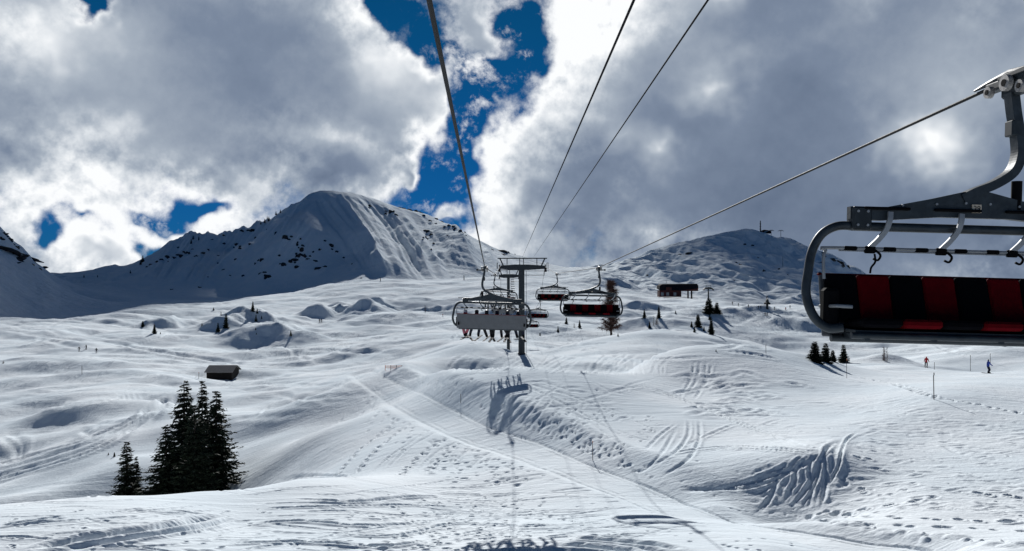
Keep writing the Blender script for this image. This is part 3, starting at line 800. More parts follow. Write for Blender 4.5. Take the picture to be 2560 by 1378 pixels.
M = dict(
    galv=plain("galvanised_steel", (0.03, 0.039, 0.046), 0.5, 0.15, 0.3, 9.0, 0.004),
    galv_dark=plain("weathered_steel", (0.021, 0.028, 0.033), 0.55, 0.1, 0.3, 7.0),
    bright=plain("bright_aluminium", (0.30, 0.31, 0.32), 0.5, 0.4, 0.1, 8.0),
    rope=plain("greased_wire_rope", (0.014, 0.014, 0.0145), 0.7, 0.05, 0.35, 40.0, spec=0.25),
    cable=plain("cable_sheath", (0.012, 0.013, 0.015), 0.9, 0.0, 0.2, spec=0.05),
    black=plain("black_cushion_fabric", (0.0025, 0.0025, 0.004), 0.9, 0, 0.3, 14, 0.004, spec=0.06),
    red=plain("red_cushion_fabric", (0.11, 0.002, 0.005), 0.9, 0, 0.15, 14, 0.004, spec=0.06),
    shell=plain("grey_plastic_shell", (0.105, 0.11, 0.12), 0.5, 0, 0.1),
    rubber=plain("black_rubber", (0.004, 0.004, 0.005), 0.85, spec=0.1),
    cream=plain("cream_plate", (0.62, 0.52, 0.40), 0.6, 0, 0.1, 30),
    ink=plain("black_print", (0.01, 0.01, 0.01), 0.7),
    wheel=plain("worn_grip_wheel", (0.33, 0.31, 0.29), 0.5, 0.3, 0.3, 20),
    wood=plain("dark_weathered_wood", (0.012, 0.008, 0.006), 0.85, 0, 0.4, 8, 0.01),
    roofwood=plain("grey_shingle_roof", (0.20, 0.19, 0.185), 0.8, 0, 0.2, 5),
    bark=plain("conifer_bark", (0.035, 0.026, 0.02), 0.95, 0, 0.4, 10, 0.02),
    larchbark=plain("larch_bark", (0.075, 0.048, 0.038), 0.95, 0, 0.4, 8),
    rock=plain("dark_rock", (0.030, 0.031, 0.033), 0.95, 0, 0.6, 0.8, 0.2),
    redbrown=plain("red_cladding", (0.06, 0.009, 0.008), 0.7, 0, 0.3, 0.8),
    darkroof=plain("station_roof", (0.008, 0.009, 0.014), 0.95, 0, 0.3, 1, spec=0.05),
    glass=plain("station_glass", (0.10, 0.14, 0.18), 0.12, 0, 0.1, 1, spec=0.6),
    polemat=plain("marker_pole_fibre", (0.05, 0.035, 0.035), 0.6),
    orange=plain("orange_marker", (0.60, 0.14, 0.03), 0.6),
    helmet=plain("dark_helmet", (0.02, 0.02, 0.024), 0.4), skin=plain("skin", (0.45, 0.27, 0.20), 0.6), navy=plain("navy_cloth", (0.012, 0.016, 0.035), 0.8), charcoal=plain("charcoal_cloth", (0.018, 0.018, 0.020), 0.8),
    blue=plain("blue_jacket_cloth", (0.018, 0.055, 0.33), 0.75), redj=plain("red_jacket_cloth", (0.45, 0.015, 0.02), 0.75), pink=plain("pink_trouser_cloth", (0.50, 0.16, 0.20), 0.8), olive=plain("olive_cloth", (0.04, 0.045, 0.03), 0.8), ski=plain("ski_top", (0.03, 0.03, 0.035), 0.8, spec=0.1), white=plain("white_cloth", (0.6, 0.6, 0.62), 0.8),
)
def needle_mat(name, a, b):
    m, N, bs = new_mat(name)
    nz = N.noise(N.n('ShaderNodeTexCoord').outputs['Object'], 1.4, 4.0, 0.6)
    N.put(bs.inputs['Base Color'], N.mix(N.rng(nz, 0.3, 0.7), a + (1,), b + (1,)))
    bs.inputs['Roughness'].default_value = 0.75
    bs.inputs['Specular IOR Level'].default_value = 0.15
    return m
M['needle'] = needle_mat("spruce_needles", (0.010, 0.017, 0.012), (0.022, 0.030, 0.016))
M['twig'] = needle_mat("bare_larch_twigs", (0.085, 0.045, 0.038), (0.16, 0.095, 0.075))

# ------------------------------------------------------------------ mesh builder
class MB:
    def __init__(self):
        self.v, self.f, self.m = [], [], []
    def addf(self, vs, fs, mi=0):
        o = len(self.v)
        self.v += [tuple(x) for x in vs]
        self.f += [tuple(i + o for i in f) for f in fs]
        self.m += [mi] * len(fs)
        return self
    def box(self, c, s, rot=None, bev=0.0, mi=0):
        x, y, z = (q / 2 for q in s)
        if bev:
            b = min(bev, x * .9, y * .9, z * .9)
            vs = []
            for sx in (-1, 1):
                for sy in (-1, 1):
                    for sz in (-1, 1):
                        vs += [(sx * (x - b), sy * (y - b), sz * z), (sx * (x - b), sy * y, sz * (z - b)), (sx * x, sy * (y - b), sz * (z - b))]
            bm = bmesh.new()
            for q in vs: bm.verts.new(q)
            bmesh.ops.convex_hull(bm, input=bm.verts[:])
            bm.verts.index_update()
            vs = [v.co.copy() for v in bm.verts]; fs = [[v.index for v in f.verts] for f in bm.faces]
            bm.free()
        else:
            vs = [(sx * x, sy * y, sz * z) for sx in (-1, 1) for sy in (-1, 1) for sz in (-1, 1)]
            fs = [(0, 1, 3, 2), (4, 6, 7, 5), (0, 4, 5, 1), (2, 3, 7, 6), (0, 2, 6, 4), (1, 5, 7, 3)]
        R = rot if rot is not None else Matrix.Identity(3)
        return self.addf([R @ Vector(q) + Vector(c) for q in vs], fs, mi)
    def tube(self, pts, r, seg=10, cap=True, mi=0, flat=None):
        """round (or flat: (width, height)) tube along points; r number or list"""
        pts = [Vector(p) for p in pts]
        n = len(pts)
        rs = r if isinstance(r, (list, tuple)) else [r] * n
        t0 = (pts[1] - pts[0]).normalized()
        up = Vector((0, 0, 1)) if abs(t0.z) < .9 else Vector((0, 1, 0))
        side = t0.cross(up).normalized()
        vs, fs = [], []
        for i, p in enumerate(pts):
            t = (pts[min(i + 1, n - 1)] - pts[max(i - 1, 0)]).normalized()
            side = (side - t * side.dot(t)).normalized()
            up2 = side.cross(t).normalized()
            if flat:
                w, h = flat[0] * rs[i], flat[1] * rs[i]
                ring = [side * w + up2 * h, side * -w + up2 * h, side * -w + up2 * -h, side * w + up2 * -h]
            else:
                ring = [side * math.cos(a) * rs[i] + up2 * math.sin(a) * rs[i] for a in (2 * math.pi * k / seg for k in range(seg))]
            vs += [p + q for q in ring]
        sg = 4 if flat else seg
        for i in range(n - 1):
            for k in range(sg):
                a, b = i * sg + k, i * sg + (k + 1) % sg
                fs.append((a, b, b + sg, a + sg))
        if cap:
            fs += [tuple(range(sg))[::-1], tuple((n - 1) * sg + k for k in range(sg))]
        return self.addf(vs, fs, mi)
    def cyl(self, a, b, r, seg=14, mi=0):
        return self.tube([a, b], r, seg, True, mi)
    def prism(self, poly, a, b, mi=0):
        """polygon of (x, z) extruded from y=a to y=b"""
        n = len(poly)
        vs = [(x, a, z) for x, z in poly] + [(x, b, z) for x, z in poly]
        fs = [tuple(range(n)), tuple(range(2 * n - 1, n - 1, -1))] + [(k, k + n, (k + 1) % n + n, (k + 1) % n) for k in range(n)]
        return self.addf(vs, fs, mi)
    def mesh(self, name, mats, smooth=False):
        me = bpy.data.meshes.new(name)
        me.from_pydata(self.v, [], self.f)
        for m in (mats if isinstance(mats, (list, tuple)) else [mats]):
            me.materials.append(m)
        if any(self.m):
            me.polygons.foreach_set("material_index", self.m)
        if smooth:
            me.polygons.foreach_set("use_smooth", [True] * len(me.polygons))
            me.set_sharp_from_angle(angle=rad(40)) if hasattr(me, "set_sharp_from_angle") else None
        me.update()
        return me
    def obj(self, name, mats, parent=None, smooth=False):
        return link(bpy.data.objects.new(name, self.mesh(name, mats, smooth)), parent)

def copy_tree(o, parent=None):
    c = o.copy()
    COL.objects.link(c)
    c.parent = parent
    for ch in o.children:
        copy_tree(ch, c)
    return c

def spline(pts, n=10):
    P = [Vector(p) for p in pts]
    P = [2 * P[0] - P[1]] + P + [2 * P[-1] - P[-2]]
    res = []
    for i in range(len(P) - 3):
        for k in range(n):
            t = k / n
            a, b, c, d = P[i:i + 4]
            res.append(0.5 * ((2 * b) + (c - a) * t + (2 * a - 5 * b + 4 * c - d) * t * t + (3 * b - 3 * c + d - a) * t ** 3))
    return res + [P[-2]]

# ------------------------------------------------------------------ chair (faces -Y, origin on the rope)
def make_chair(lean=0.0, detail=True):
    R = empty("chairlift_chair")
    gx = 0.37
    sg = 12 if detail else 8
    # grip riding on the rope, with its wheels and clamp lever
    g = MB()
    g.box((gx, 0, -0.03), (0.12, 0.74, 0.10), bev=.02).box((gx + .02, -.05, -0.13), (0.09, 0.40, 0.12), bev=.02).box((gx - .06, -.12, .02), (.03, .5, .05), bev=.008).box((gx + .02, .1, .055), (.05, .45, .03), bev=.008)
    g.tube([(gx - .02, -.62, .01), (gx - .02, -.36, .03), (gx - .02, .0, .06), (gx - .02, .36, .03), (gx - .02, .62, .01)], [.012, .03, .035, .03, .012], 8)
    grip = g.obj("rope_grip", M['galv_dark'], R, True)
    for (wx, wy, wz, r) in ((-.10, -.30, -.15, .062), (-.11, -.08, -.07, .082), (.12, -.30, -.13, .062), (.13, -.08, -.05, .08), (-.10, .22, -.10, .062)):
        w = MB().cyl((gx + wx - .025, wy, wz), (gx + wx + .025, wy, wz), r, 20)
        wo = w.obj("grip_wheel", M['wheel'], grip, True)
        MB().cyl((gx + wx - .032, wy, wz), (gx + wx + .032, wy, wz), r * .45, 12).obj("wheel_hub", M['rubber'], grip, True)
    MB().cyl((gx + .04, -.05, -.14), (gx + .36, -.05, -.13), .028, 10).cyl((gx + .30, -.05, -.13), (gx + .37, -.05, -.13), .05, 10).obj("clamp_lever", M['galv'], grip, True)
    # curved hanger arm
    h = MB()
    h.tube(spline([(gx, 0, -.15), (gx + .03, 0, -.36), (gx + .075, 0, -.60), (gx + .085, 0, -.80), (gx + .02, 0, -.97), (gx - .16, 0, -1.10), (gx - .37, 0, -1.19), (gx - .5, 0, -1.26)], 6), [1.0] * 42 + [1.0], flat=(.045, .062))
    h.obj("hanger_arm", M['galv'], R, False)
    MB().box((gx + .03, 0, -.52), (.11, .13, .16), bev=.01).obj("hanger_sleeve", M['galv_dark'], R)
    MB().cyl((gx + .08, 0, -1.06), (gx + .08, 0, -1.36), .05, 12).obj("damper", M['rubber'], R, True)
    # winged cross beam with box ends
    b = MB()
    poly = [(-1.28, -1.37), (-.9, -1.365), (-.45, -1.27), (-.12, -1.19), (.12, -1.18), (.45, -1.26), (.9, -1.365), (1.28, -1.37), (1.28, -1.50), (.95, -1.505), (.35, -1.455), (-.35, -1.455), (-.95, -1.505), (-1.28, -1.50)]
    b.prism(poly, -.045, .045)
    beam = b.obj("cross_beam", M['galv'], R)
    for s in (-1, 1):
        MB().box((s * 1.17, 0, -1.49), (.20, .17, .24), bev=.02).obj("beam_end_bracket", M['galv_dark'], beam)
        for bx in (1.12, 1.22):
            for bz in (-1.42, -1.56):
                MB().cyl((s * bx, -.095, bz), (s * bx, -.078, bz), .014, 8).obj("bolt", M['bright'], beam)
    for bx in (-.75, -.4, -.1, .15, .45, .8):
        MB().cyl((bx, -.058, -1.30 - .06 * abs(bx)), (bx, -.04, -1.30 - .06 * abs(bx)), .013, 8).obj("bolt", M['bright'], beam)
    MB().box((-.31 + .32, -.052, -1.36), (.095, .012, .085)).obj("number_plate", M['cream'], beam)
    MB().cyl((-1.25, .0, -1.57), (1.25, .0, -1.57), .047, sg).obj("cross_tube", M['galv'], R, True)
    for s in (-1, 1):
        p = [(-1.22, 0, -1.565), (-1.40, 0, -1.575), (-1.55, 0, -1.66), (-1.645, 0, -1.83), (-1.69, -.02, -2.05), (-1.72, -.06, -2.28), (-1.66, -.12, -2.50), (-1.54, -.18, -2.61), (-1.40, -.22, -2.60)]
        MB().tube(spline([(s * x, y, z) for x, y, z in p], 5), .046, sg).obj("side_frame", M['galv'], R, True)
    # backrest: striped cushions in front of a grey shell
    N = 9
    wd = 3.04 / N
    for i in range(N):
        x = -1.52 + wd * (i + .5)
        cm = M['black'] if i % 2 == 0 else M['red']
        rot = Matrix.Rotation(rad(-17), 3, 'X')
        MB().box((x, -.05, -2.31), (wd - .006, .06, .50), rot, .02).obj("back_cushion", cm, R)
    for i in range(7):
        ww = 2.72 / 7
        x = -1.36 + ww * (i + .5)
        MB().box((x, -.36, -2.555), (ww - .008, .46, .085), Matrix.Rotation(rad(-7), 3, 'X'), .025).obj("seat_cushion", M['black'] if i % 2 == 0 else M['red'], R)
    rot = Matrix.Rotation(rad(-12), 3, 'X')
    sh = MB().box((0, .05, -2.385), (3.06, .035, .66), rot, .012)
    sh = sh.obj("back_shell", M['shell'], R)
    MB().box((0, .12, -2.07), (3.08, .05, .025), None, .008).obj("shell_rim", M['red'], sh)
    for s in (-1, 1):
        MB().box((s * 1.44, .11, -2.5), (.07, .05, .13), None, .01).obj("shell_hinge", M['rubber'], sh)
        MB().box((s * 1.50, -.12, -2.42), (.16, .14, .42), None, .03).obj("side_pad", M['rubber'], R)
        MB().tube([(s * 1.56, -.02, -2.40), (s * 1.50, -.30, -2.385), (s * 1.36, -.33, -2.39)], .018, 8).obj("armrest", M['bright'], R, True)
    u = MB()
    u.cyl((-1.45, -.52, -2.66), (1.45, -.52, -2.66), .032, sg).cyl((-1.45, -.05, -2.72), (1.45, -.05, -2.72), .038, sg)
    for k in range(5):
        x = -1.3 + .65 * k
        u.box((x, -.29, -2.68), (.05, .5, .05))
    u.box((0, -.25, -2.625), (2.78, .46, .03))
    u.obj("seat_frame", M['galv'], R, True)
    # raised restraint bar with its arms and foot pads
    if detail:
        bz, by = -1.80, -.06
        bar = MB().tube(spline([(-1.55, by - .02, -2.12), (-1.555, by - .01, -1.92), (-1.53, by, -1.83), (-1.45, by, -1.80), (0, by, -1.80), (1.45, by, -1.80), (1.53, by, -1.83), (1.555, by - .01, -1.92), (1.55, by - .02, -2.12)], 6), .017, 8)
        bar.tube([(-1.4, by, -1.825), (1.4, by, -1.825)], .009, 6)
        bar = bar.obj("restraint_bar", M['bright'], R, True)
        for k in range(4):
            x = -1.02 + .73 * k
            MB().tube(spline([(x + .13, -.085, -1.42), (x + .12, -.095, -1.50), (x + .09, -.09, -1.60), (x + .02, -.08, -1.70), (x - .06, by, -1.79)], 5), 1.0, flat=(.026, .012)).obj("bar_arm", M['bright'], R)
            MB().box((x + .10, -.07, -1.385), (.48, .05, .03), None, .012).obj("bar_arm_pad", M['rubber'], R)
            MB().box((x - .06, by, -1.81), (.12, .05, .075), None, .015).obj("bar_joint", M['rubber'], bar)
            for q in (-.26, .14):
                MB().box((x + q, by, -1.80), (.14, .05, .045), None, .014).obj("bar_pad", M['rubber'], bar)
            MB().tube(spline([(x - .03, by - .01, -1.80), (x + .035, by - .03, -1.86), (x + .015, by - .02, -1.915), (x - .03, by - .01, -1.90)], 4), .013, 6).obj("bar_loop", M['rubber'], bar, True)
        MB().tube(spline([(-1.03, by, -1.85), (-1.02, by, -1.93), (-1.06, by, -1.99), (-1.07, by, -2.05)], 4), .011, 6).obj("loose_strap", M['rubber'], bar, True)
    return R

proto = make_chair()
NEAR_D = 8.2
def rope_pt(px, py, d):
    return Vector(((px - CX) / F * d, d, (CY - py) / F * d))

RIGHT_GRIPS = [rope_pt(2530, 196, 8.2), rope_pt(1497, 669, 44.2), rope_pt(1392, 684, 80), rope_pt(1350, 752, 126), rope_pt(1332, 786, 166)]
LEFT_GRIPS = [rope_pt(1212, 668, 35), rope_pt(1238, 686, 72), rope_pt(1252, 738, 118)]
RIGHT_LABELS = ["empty chair numbered 29 with red and black striped cushions, huge at the right edge", "empty red and black chair just right of the tower, in front of the larch",
                "empty red and black chair on the descending rope right behind the tower, second smaller", "small empty red and black chair beside the tower mast, lower than its neighbours", "tiny far red and black chair half hidden by the tower mast"]
LEFT_LABELS = ["grey-backed chair carrying skiers uphill, nearest in front of the tower", "grey-backed chair with skiers just above and behind the nearest loaded chair", "farthest small loaded chair on the uphill rope behind the tower"]
chairs = []
def place(c, grip, rz, roll, label, grp):
    c.rotation_euler = (0, roll, rz)
    c.location = grip - Matrix.Rotation(rz, 3, 'Z') @ (Matrix.Rotation(roll, 3, 'Y') @ Vector((0.37, 0, 0)))
    tag(c, label, "chairlift chair", grp)
    chairs.append(c)
for i, gp in enumerate(RIGHT_GRIPS):
    c = proto if i == 0 else copy_tree(proto)
    place(c, gp, rad(0.6), rad(1.6 if i == 0 else (1.2 if i == 1 else 0.5)), RIGHT_LABELS[i], "empty chairs coming down")
for i, gp in enumerate(LEFT_GRIPS):
    place(copy_tree(proto), gp, math.pi + rad(-1.0), rad(-1.7 if i < 2 else 0), LEFT_LABELS[i], "loaded chairs going up")
# the number on the nearest chair's plate
cu = bpy.data.curves.new("plate_number", 'FONT'); cu.body = "29"; cu.size = .075; cu.align_x = 'CENTER'; cu.align_y = 'CENTER'; cu.extrude = .001
tmp = bpy.data.objects.new("plate_number", cu); COL.objects.link(tmp)
bpy.context.view_layer.update()
me = bpy.data.meshes.new_from_object(tmp.evaluated_get(bpy.context.evaluated_depsgraph_get()))
bpy.data.objects.remove(tmp)
me.materials.clear(); me.materials.append(M['ink'])
num = bpy.data.objects.new("plate_number", me)
num.rotation_euler = (rad(90), 0, 0); num.location = (.01, -.0605, -1.36)
nb = [c for c in proto.children if c.name.startswith("cross_beam")][0]
link(num, nb)

# ------------------------------------------------------------------ ropes
def rope_mesh(name, pts, r, strands=True, fine=(0, 0), label="", mat='rope', lobes=6, pitch=.32, grp=None):
    """round rope through world points; twisted strands modelled where it is close"""
    pts = [Vector(p) for p in pts]
    samples = []
    for a, b in zip(pts[:-1], pts[1:]):
        L = (b - a).length
        n = max(2, int(L / (.025 if strands and a.y < fine[1] and b.y > fine[0] and L < 60 else 3.0)))
        n = min(n, 1500)
        samples += [a.lerp(b, k / n) for k in range(n)]
    samples.append(pts[-1])
    seg = 18 if strands else 8
    vs, fs = [], []
    s = 0.0
    for i, p in enumerate(samples):
        t = (samples[min(i + 1, len(samples) - 1)] - samples[max(i - 1, 0)]).normalized()
        side = t.cross(Vector((0, 0, 1))).normalized(); up2 = side.cross(t)
        if i: s += (p - samples[i - 1]).length
        for k in range(seg):
            a = 2 * math.pi * k / seg
            rr = r * (1 + (.13 * abs(math.sin(lobes * .5 * (a - 2 * math.pi * s / pitch))) - .07 if strands else 0))
            vs.append(p + (side * math.cos(a) + up2 * math.sin(a)) * rr)
    for i in range(len(samples) - 1):
        for k in range(seg):
            a, b = i * seg + k, i * seg + (k + 1) % seg
            fs.append((a, b, b + seg, a + seg))
    o = MB().addf(vs, fs).obj(name, M[mat], None, True)
    return tag(o, label, "rope" if mat == 'rope' else "cable", grp)

TOWER_D = 104.0
lt, rt = rope_pt(1252, 664, TOWER_D), rope_pt(1362, 668, TOWER_D)
a0 = LEFT_GRIPS[0]; top = rope_pt(1073, 0, 5.2)
back = top + (top - a0).normalized() * 14
rope_mesh("haul_rope", [back, top + (a0 - top) * .35, a0, LEFT_GRIPS[1], lt, LEFT_GRIPS[2], rope_pt(1262, 772, 165), rope_pt(1268, 800, 240), rope_pt(1274, 740, 420)], .0185, True, (-10, 20), "thick twisted steel haul rope rising to the upper left over the uphill chairs", pitch=.30)
r0, r1 = RIGHT_GRIPS[0], RIGHT_GRIPS[1]
rback = r0 + (r0 - r1).normalized() * 14
rope_mesh("haul_rope", [rback, r0 + (r1 - r0) * .45, r1, RIGHT_GRIPS[2], rt, RIGHT_GRIPS[3], RIGHT_GRIPS[4], rope_pt(1322, 806, 240), rope_pt(1310, 745, 420)], .0185, True, (-10, 22), "steel haul rope slanting to the right edge through the chair numbered 29")
for (p0, p1, r, lb) in ((rope_pt(1585, 0, 6.0), rope_pt(1306, 643, TOWER_D), .0115, "thin dark cable from the tower top, left one of the central pair"), (rope_pt(1770, 0, 7.2), rope_pt(1334, 643, TOWER_D), .010, "thin dark cable from the tower top, right one of the central pair")):
    bk = p0 + (p0 - p1).normalized() * 16
    mid = [p0.lerp(p1, k / 12) for k in range(13)]
    rope_mesh("overhead_cable", [bk] + mid, r, False, label=lb, mat='cable')

# ------------------------------------------------------------------ lift towers
def make_tower(px, py_base, py_arm, d, label, scale=1.0, half=3.05, r=.40, cx_off=0.1, cage=False):
    x = (px - CX) / F * d
    zt = (CY - py_arm) / F * d
    zb = min((CY - py_base) / F * d, ground_at(x, d)) - .6
    T = empty("lift_tower", (x, d, zb))
    H = zt - zb
    tag(T, label, "lift tower")
    ms = MB().tube([(0, 0, 0), (0, 0, H * .5), (0, 0, H - .3)], [r * 1.06, r, r * .94], 24).obj("mast", M['galv_dark'], T, True)
    MB().cyl((0, 0, .3), (0, 0, .9), r * 1.25, 24).obj("mast_flange", M['galv_dark'], ms, True)
    a = MB()
    L = half * scale
    a.prism([(-L + cx_off, -.22), (-.9, -.38), (.9, -.38), (L + cx_off, -.22), (L + cx_off, .18), (.9, .34), (-.9, .34), (-L + cx_off, .18)], -.28, .28)
    for v in range(len(a.v)):
        a.v[v] = (a.v[v][0], a.v[v][1], a.v[v][2] + H)
    a.obj("crossarm", M['galv_dark'], T)
    top = H + 1.15
    fr = MB()
    fr.box((cx_off, 0, top), (2 * L + .35, .16, .14))
    fr.box((cx_off, -.5, top + .02), (2 * L + .2, .07, .07)).box((cx_off, .5, top + .02), (2 * L + .2, .07, .07))
    for s in (-1, 1):
        fr.tube([(cx_off + s * (L - .55), 0, H + .2), (cx_off + s * (L - .12), 0, top - .03)], .085, 8)
        fr.box((cx_off + s * (L - .3), 0, top + .02), (.08, 1.06, .08))
    for q in (-2.0, -.35, .15, 1.9):
        fr.cyl((cx_off + q, 0, H + .3), (cx_off + q, 0, top), .05, 8)
    fr.obj("maintenance_frame", M['galv_dark'], T)
    for s in (-1, 1):
        bt = empty("sheave_train", (cx_off + s * (L - .05), 0, H - .35), 0, T)
        MB().box((0, 0, .05), (.10, 4.6, .22)).box((.0, 0, .42), (.14, .3, .5)).box((s * .28, 0, -.12), (.3, 3.8, .04)).obj("train_beam", M['galv_dark'], bt)
        for k in range(8):
            y = -2.1 + .6 * k
            MB().cyl((-.05, y, -.02 + (.02 if k % 2 else -.02)), (.07, y, -.02), .25, 18).obj("sheave", M['rubber'], bt, True)
        MB().cyl((s * .28, -2, .12), (s * .28, -2, .9), .03, 6).cyl((s * .28, 2, .12), (s * .28, 2, .9), .03, 6).cyl((s * .28, -2, .9), (s * .28, 2, .9), .03, 6).obj("handrail", M['galv_dark'], bt)
    ld = MB()
    for s in (-.2, .2):
        ld.box((r + .2, s, H * .5), (.05, .05, H * .92))
    for k in range(int(H * .9 / .3)):
        ld.box((r + .2, 0, .4 + k * .3), (.03, .4, .03))
    ld.obj("ladder", M['galv_dark'], T)
    MB().box((1.7, 0, H - 1.05), (2.6, .9, .06)).cyl((.4, -.4, H - .5), (2.9, -.4, H - .5), .03, 6).cyl((2.95, -.4, H - 1.05), (2.95, -.4, H - .45), .03, 6).obj("work_platform", M['galv_dark'], T)
    if cage:
        for k in range(16):
            z = H * .98 - k * .42
            pts = [(r + .25 + .9 * math.sin(t) * (.55 + .03 * k), .8 * math.cos(t), z) for t in np.linspace(0, math.pi, 9)]
            MB().tube(pts, .07, 6).obj("ladder_cage_hoop", M['galv_dark'], T)
    return T
make_tower(1304, 884, 668, TOWER_D, "tall grey steel lift tower with wide crossarm standing on the snowy dome")
make_tower(1271, 876, 690, 152, "second thinner lift tower with caged ladder, left behind the tall tower", .62, r=.29, cage=True)

# ------------------------------------------------------------------ conifers
def spruce(height, seed, whorls, per, tufts, spread=.21, trunk_r=.02, bare=0.0, tuft=1.0):
    """trunk mesh and crown mesh of one spruce, base at the origin"""
    rs = random.Random(seed)
    t = MB().tube([(0, 0, -.4), (0, 0, height * .5), (rs.gauss(0, .01) * height, 0, height * .97)], [height * trunk_r, height * trunk_r * .55, .008 * height * .3], 8)
    c = MB()
    for w in range(whorls):
        f = (w + rs.random() * .7) / whorls
        z = height * (.03 + .96 * f)
        L = height * spread * ((1 - f) ** .82 + .03) * rs.uniform(.72, 1.15)
        for b in range(per if f < .9 else max(3, per - 3)):
            if rs.random() < bare: continue
            a = rs.uniform(0, 2 * math.pi)
            l = L * rs.uniform(.6, 1.2)
            d = Vector((math.cos(a), math.sin(a), 0)); sd = Vector((-d.y, d.x, 0))
            droop = rs.uniform(.12, .42) * (1 - f * .6)
            nt = max(3, int(tufts * (l / (height * spread)) + 2))
            for k in range(nt):
                u = (k + rs.random()) / nt
                # branch sags, its tip turns up
                p = d * (l * u) + Vector((0, 0, z - l * droop * u * (1.5 - u) + .10 * l * max(0, u - .7)))
                s = height * .035 * tuft * rs.uniform(.6, 1.25) * (1.15 - .55 * u) * (.55 + .5 * (1 - f))
                dirv = (d * rs.uniform(.5, 1.2) + sd * rs.choice((-1, 1)) * rs.uniform(.2, 1.1) + Vector((0, 0, rs.uniform(-.75, .25)))).normalized()
                n = dirv.cross(Vector((rs.gauss(0, 1), rs.gauss(0, 1), rs.gauss(0, 1)))).normalized()
                q = p + dirv * s * 1.7
                c.addf([p - n * s * .38, p + n * s * .38, q + n * s * .12, q - n * s * .12], [(0, 1, 2, 3)])
        if per > 5:
            pass
    return t.mesh("trunk", M['bark'], True), c.mesh("crown", M['needle'])

def tree_obj(name, meshes, loc, scale, rz, label, cat="tree", grp=None, sxy=1.0):
    o = empty(name, loc, rz)
    o.scale = (scale * sxy, scale * sxy, scale)
    link(bpy.data.objects.new("trunk", meshes[0]), o)
    link(bpy.data.objects.new("crown", meshes[1]), o)
    return tag(o, label, cat, grp)

BIG = [spruce(1.0 * 10, s, 44, 10, 15, spread=.255) for s in (11, 12, 13)]
MID = [spruce(5.0, s, 30, 11, 9, spread=.21, tuft=1.7) for s in (21, 22, 23)]
rt_ = random.Random(4)
# the big clump in the left foreground hollow: (photo x, base y, top y, distance, variant, label)
for (px, pt, d, k, sxy, lb) in [(462, 950, 67, 0, 1.12, "tallest dark spruce of the clump below the hut, left of the three tops"), (507, 951, 70, 1, .85, "slim middle spruce of the clump below the hut"),
                                (541, 975, 66, 2, 1.12, "right-hand spruce of the clump below the hut, with drooping branches"), (418, 1065, 63, 1, 1.45, "shorter broad spruce filling the left front of the clump below the hut"), (487, 1010, 62.5, 2, 1.1, "brownish spruce in the front middle of the clump below the hut"),
                                (316, 1103, 64, 1, 1.15, "small separate spruce standing left of the big spruce clump"), (341, 1140, 65, 2, .75, "thin young spruce leaning on the small separate spruce at left")]:
    x = (px - CX) / F * d
    zg = ground_at(x, d) - .15
    zt = (CY - pt) / F * d
    tree_obj("spruce_tree", BIG[k], (x, d, zg), (zt - zg) / 10.0, rt_.uniform(0, 6), lb, "tree", "spruces in the left foreground", sxy)

def px_tree(px, py, hpx, label, meshes=None, grp=None, sxy=1.0, name="conifer_tree", far=False, base=5.0, sink=.15):
    p = on_mountain(px, py) if far else on_ground(px, py)
    h = hpx / F * p.y
    return tree_obj(name, meshes or rt_.choice(MID), (p.x, p.y, p.z - sink), h / base, rt_.uniform(0, 6), label, "tree", grp, sxy)

RIGHT_TREES = [
    (2037, 905, 56, 1.9, "broad dark conifer at the left of the trio by the piste edge"), (2064, 905, 52, 1.6, "pointed dark conifer in the middle of the trio by the piste edge"), (2082, 905, 34, 1.7, "low dark conifer squeezed between the trio by the piste edge"), (2109, 907, 48, 1.45, "lone loose conifer at the right end of the group by the piste edge"),
    (1772, 784, 40, 2.1, "wide dark conifer on the knoll crest below the far pylon"), (1792, 783, 28, 2.1, "squat conifer right beside the wide one on the knoll crest"), (1745, 818, 34, 1.5, "tall conifer at left of the cluster on the knoll's face"), (1729, 818, 16, 1.2, "small conifer at the far left of the knoll cluster"), (1736, 831, 17, 1.2, "low conifer at the bottom left of the knoll cluster"),
    (1760, 828, 13, 1.2, "tiny round conifer in the middle of the knoll cluster"), (1774, 800, 16, 1.1, "short conifer just under the knoll crest"), (1778, 837, 48, .85, "tallest slim conifer at the right of the knoll cluster"), (1790, 879, 9, 1.3, "tiny conifer tip peeping over the dome below the knoll"),
    (1611, 795, 24, 1.0, "small pointed conifer alone right of the larch"), (1647, 796, 32, .9, "narrow conifer beside bare bushes right of the larch"), (1624, 821, 19, 1.1, "small conifer low on the bank right of the larch"), (1689, 784, 9, 1.3, "tiny conifer on the ridge left of the knoll"), (1545, 841, 10, 1.3, "tiny dark conifer at the foot of the larch"),
    (1416, 810, 18, 1.3, "rounded conifer under the middle empty chair"), (1449, 820, 21, 1.0, "pointed conifer under the middle empty chair, right one"), (1395, 830, 16, 1.0, "thin conifer under the middle empty chair, lower left"), (1350, 839, 9, 1.3, "tiny shrub-like conifer right of the tower foot"),
]
for (px, py, h, sxy, lb) in RIGHT_TREES:
    px_tree(px, py, h, lb, None, "conifers on the right-hand slopes", sxy)
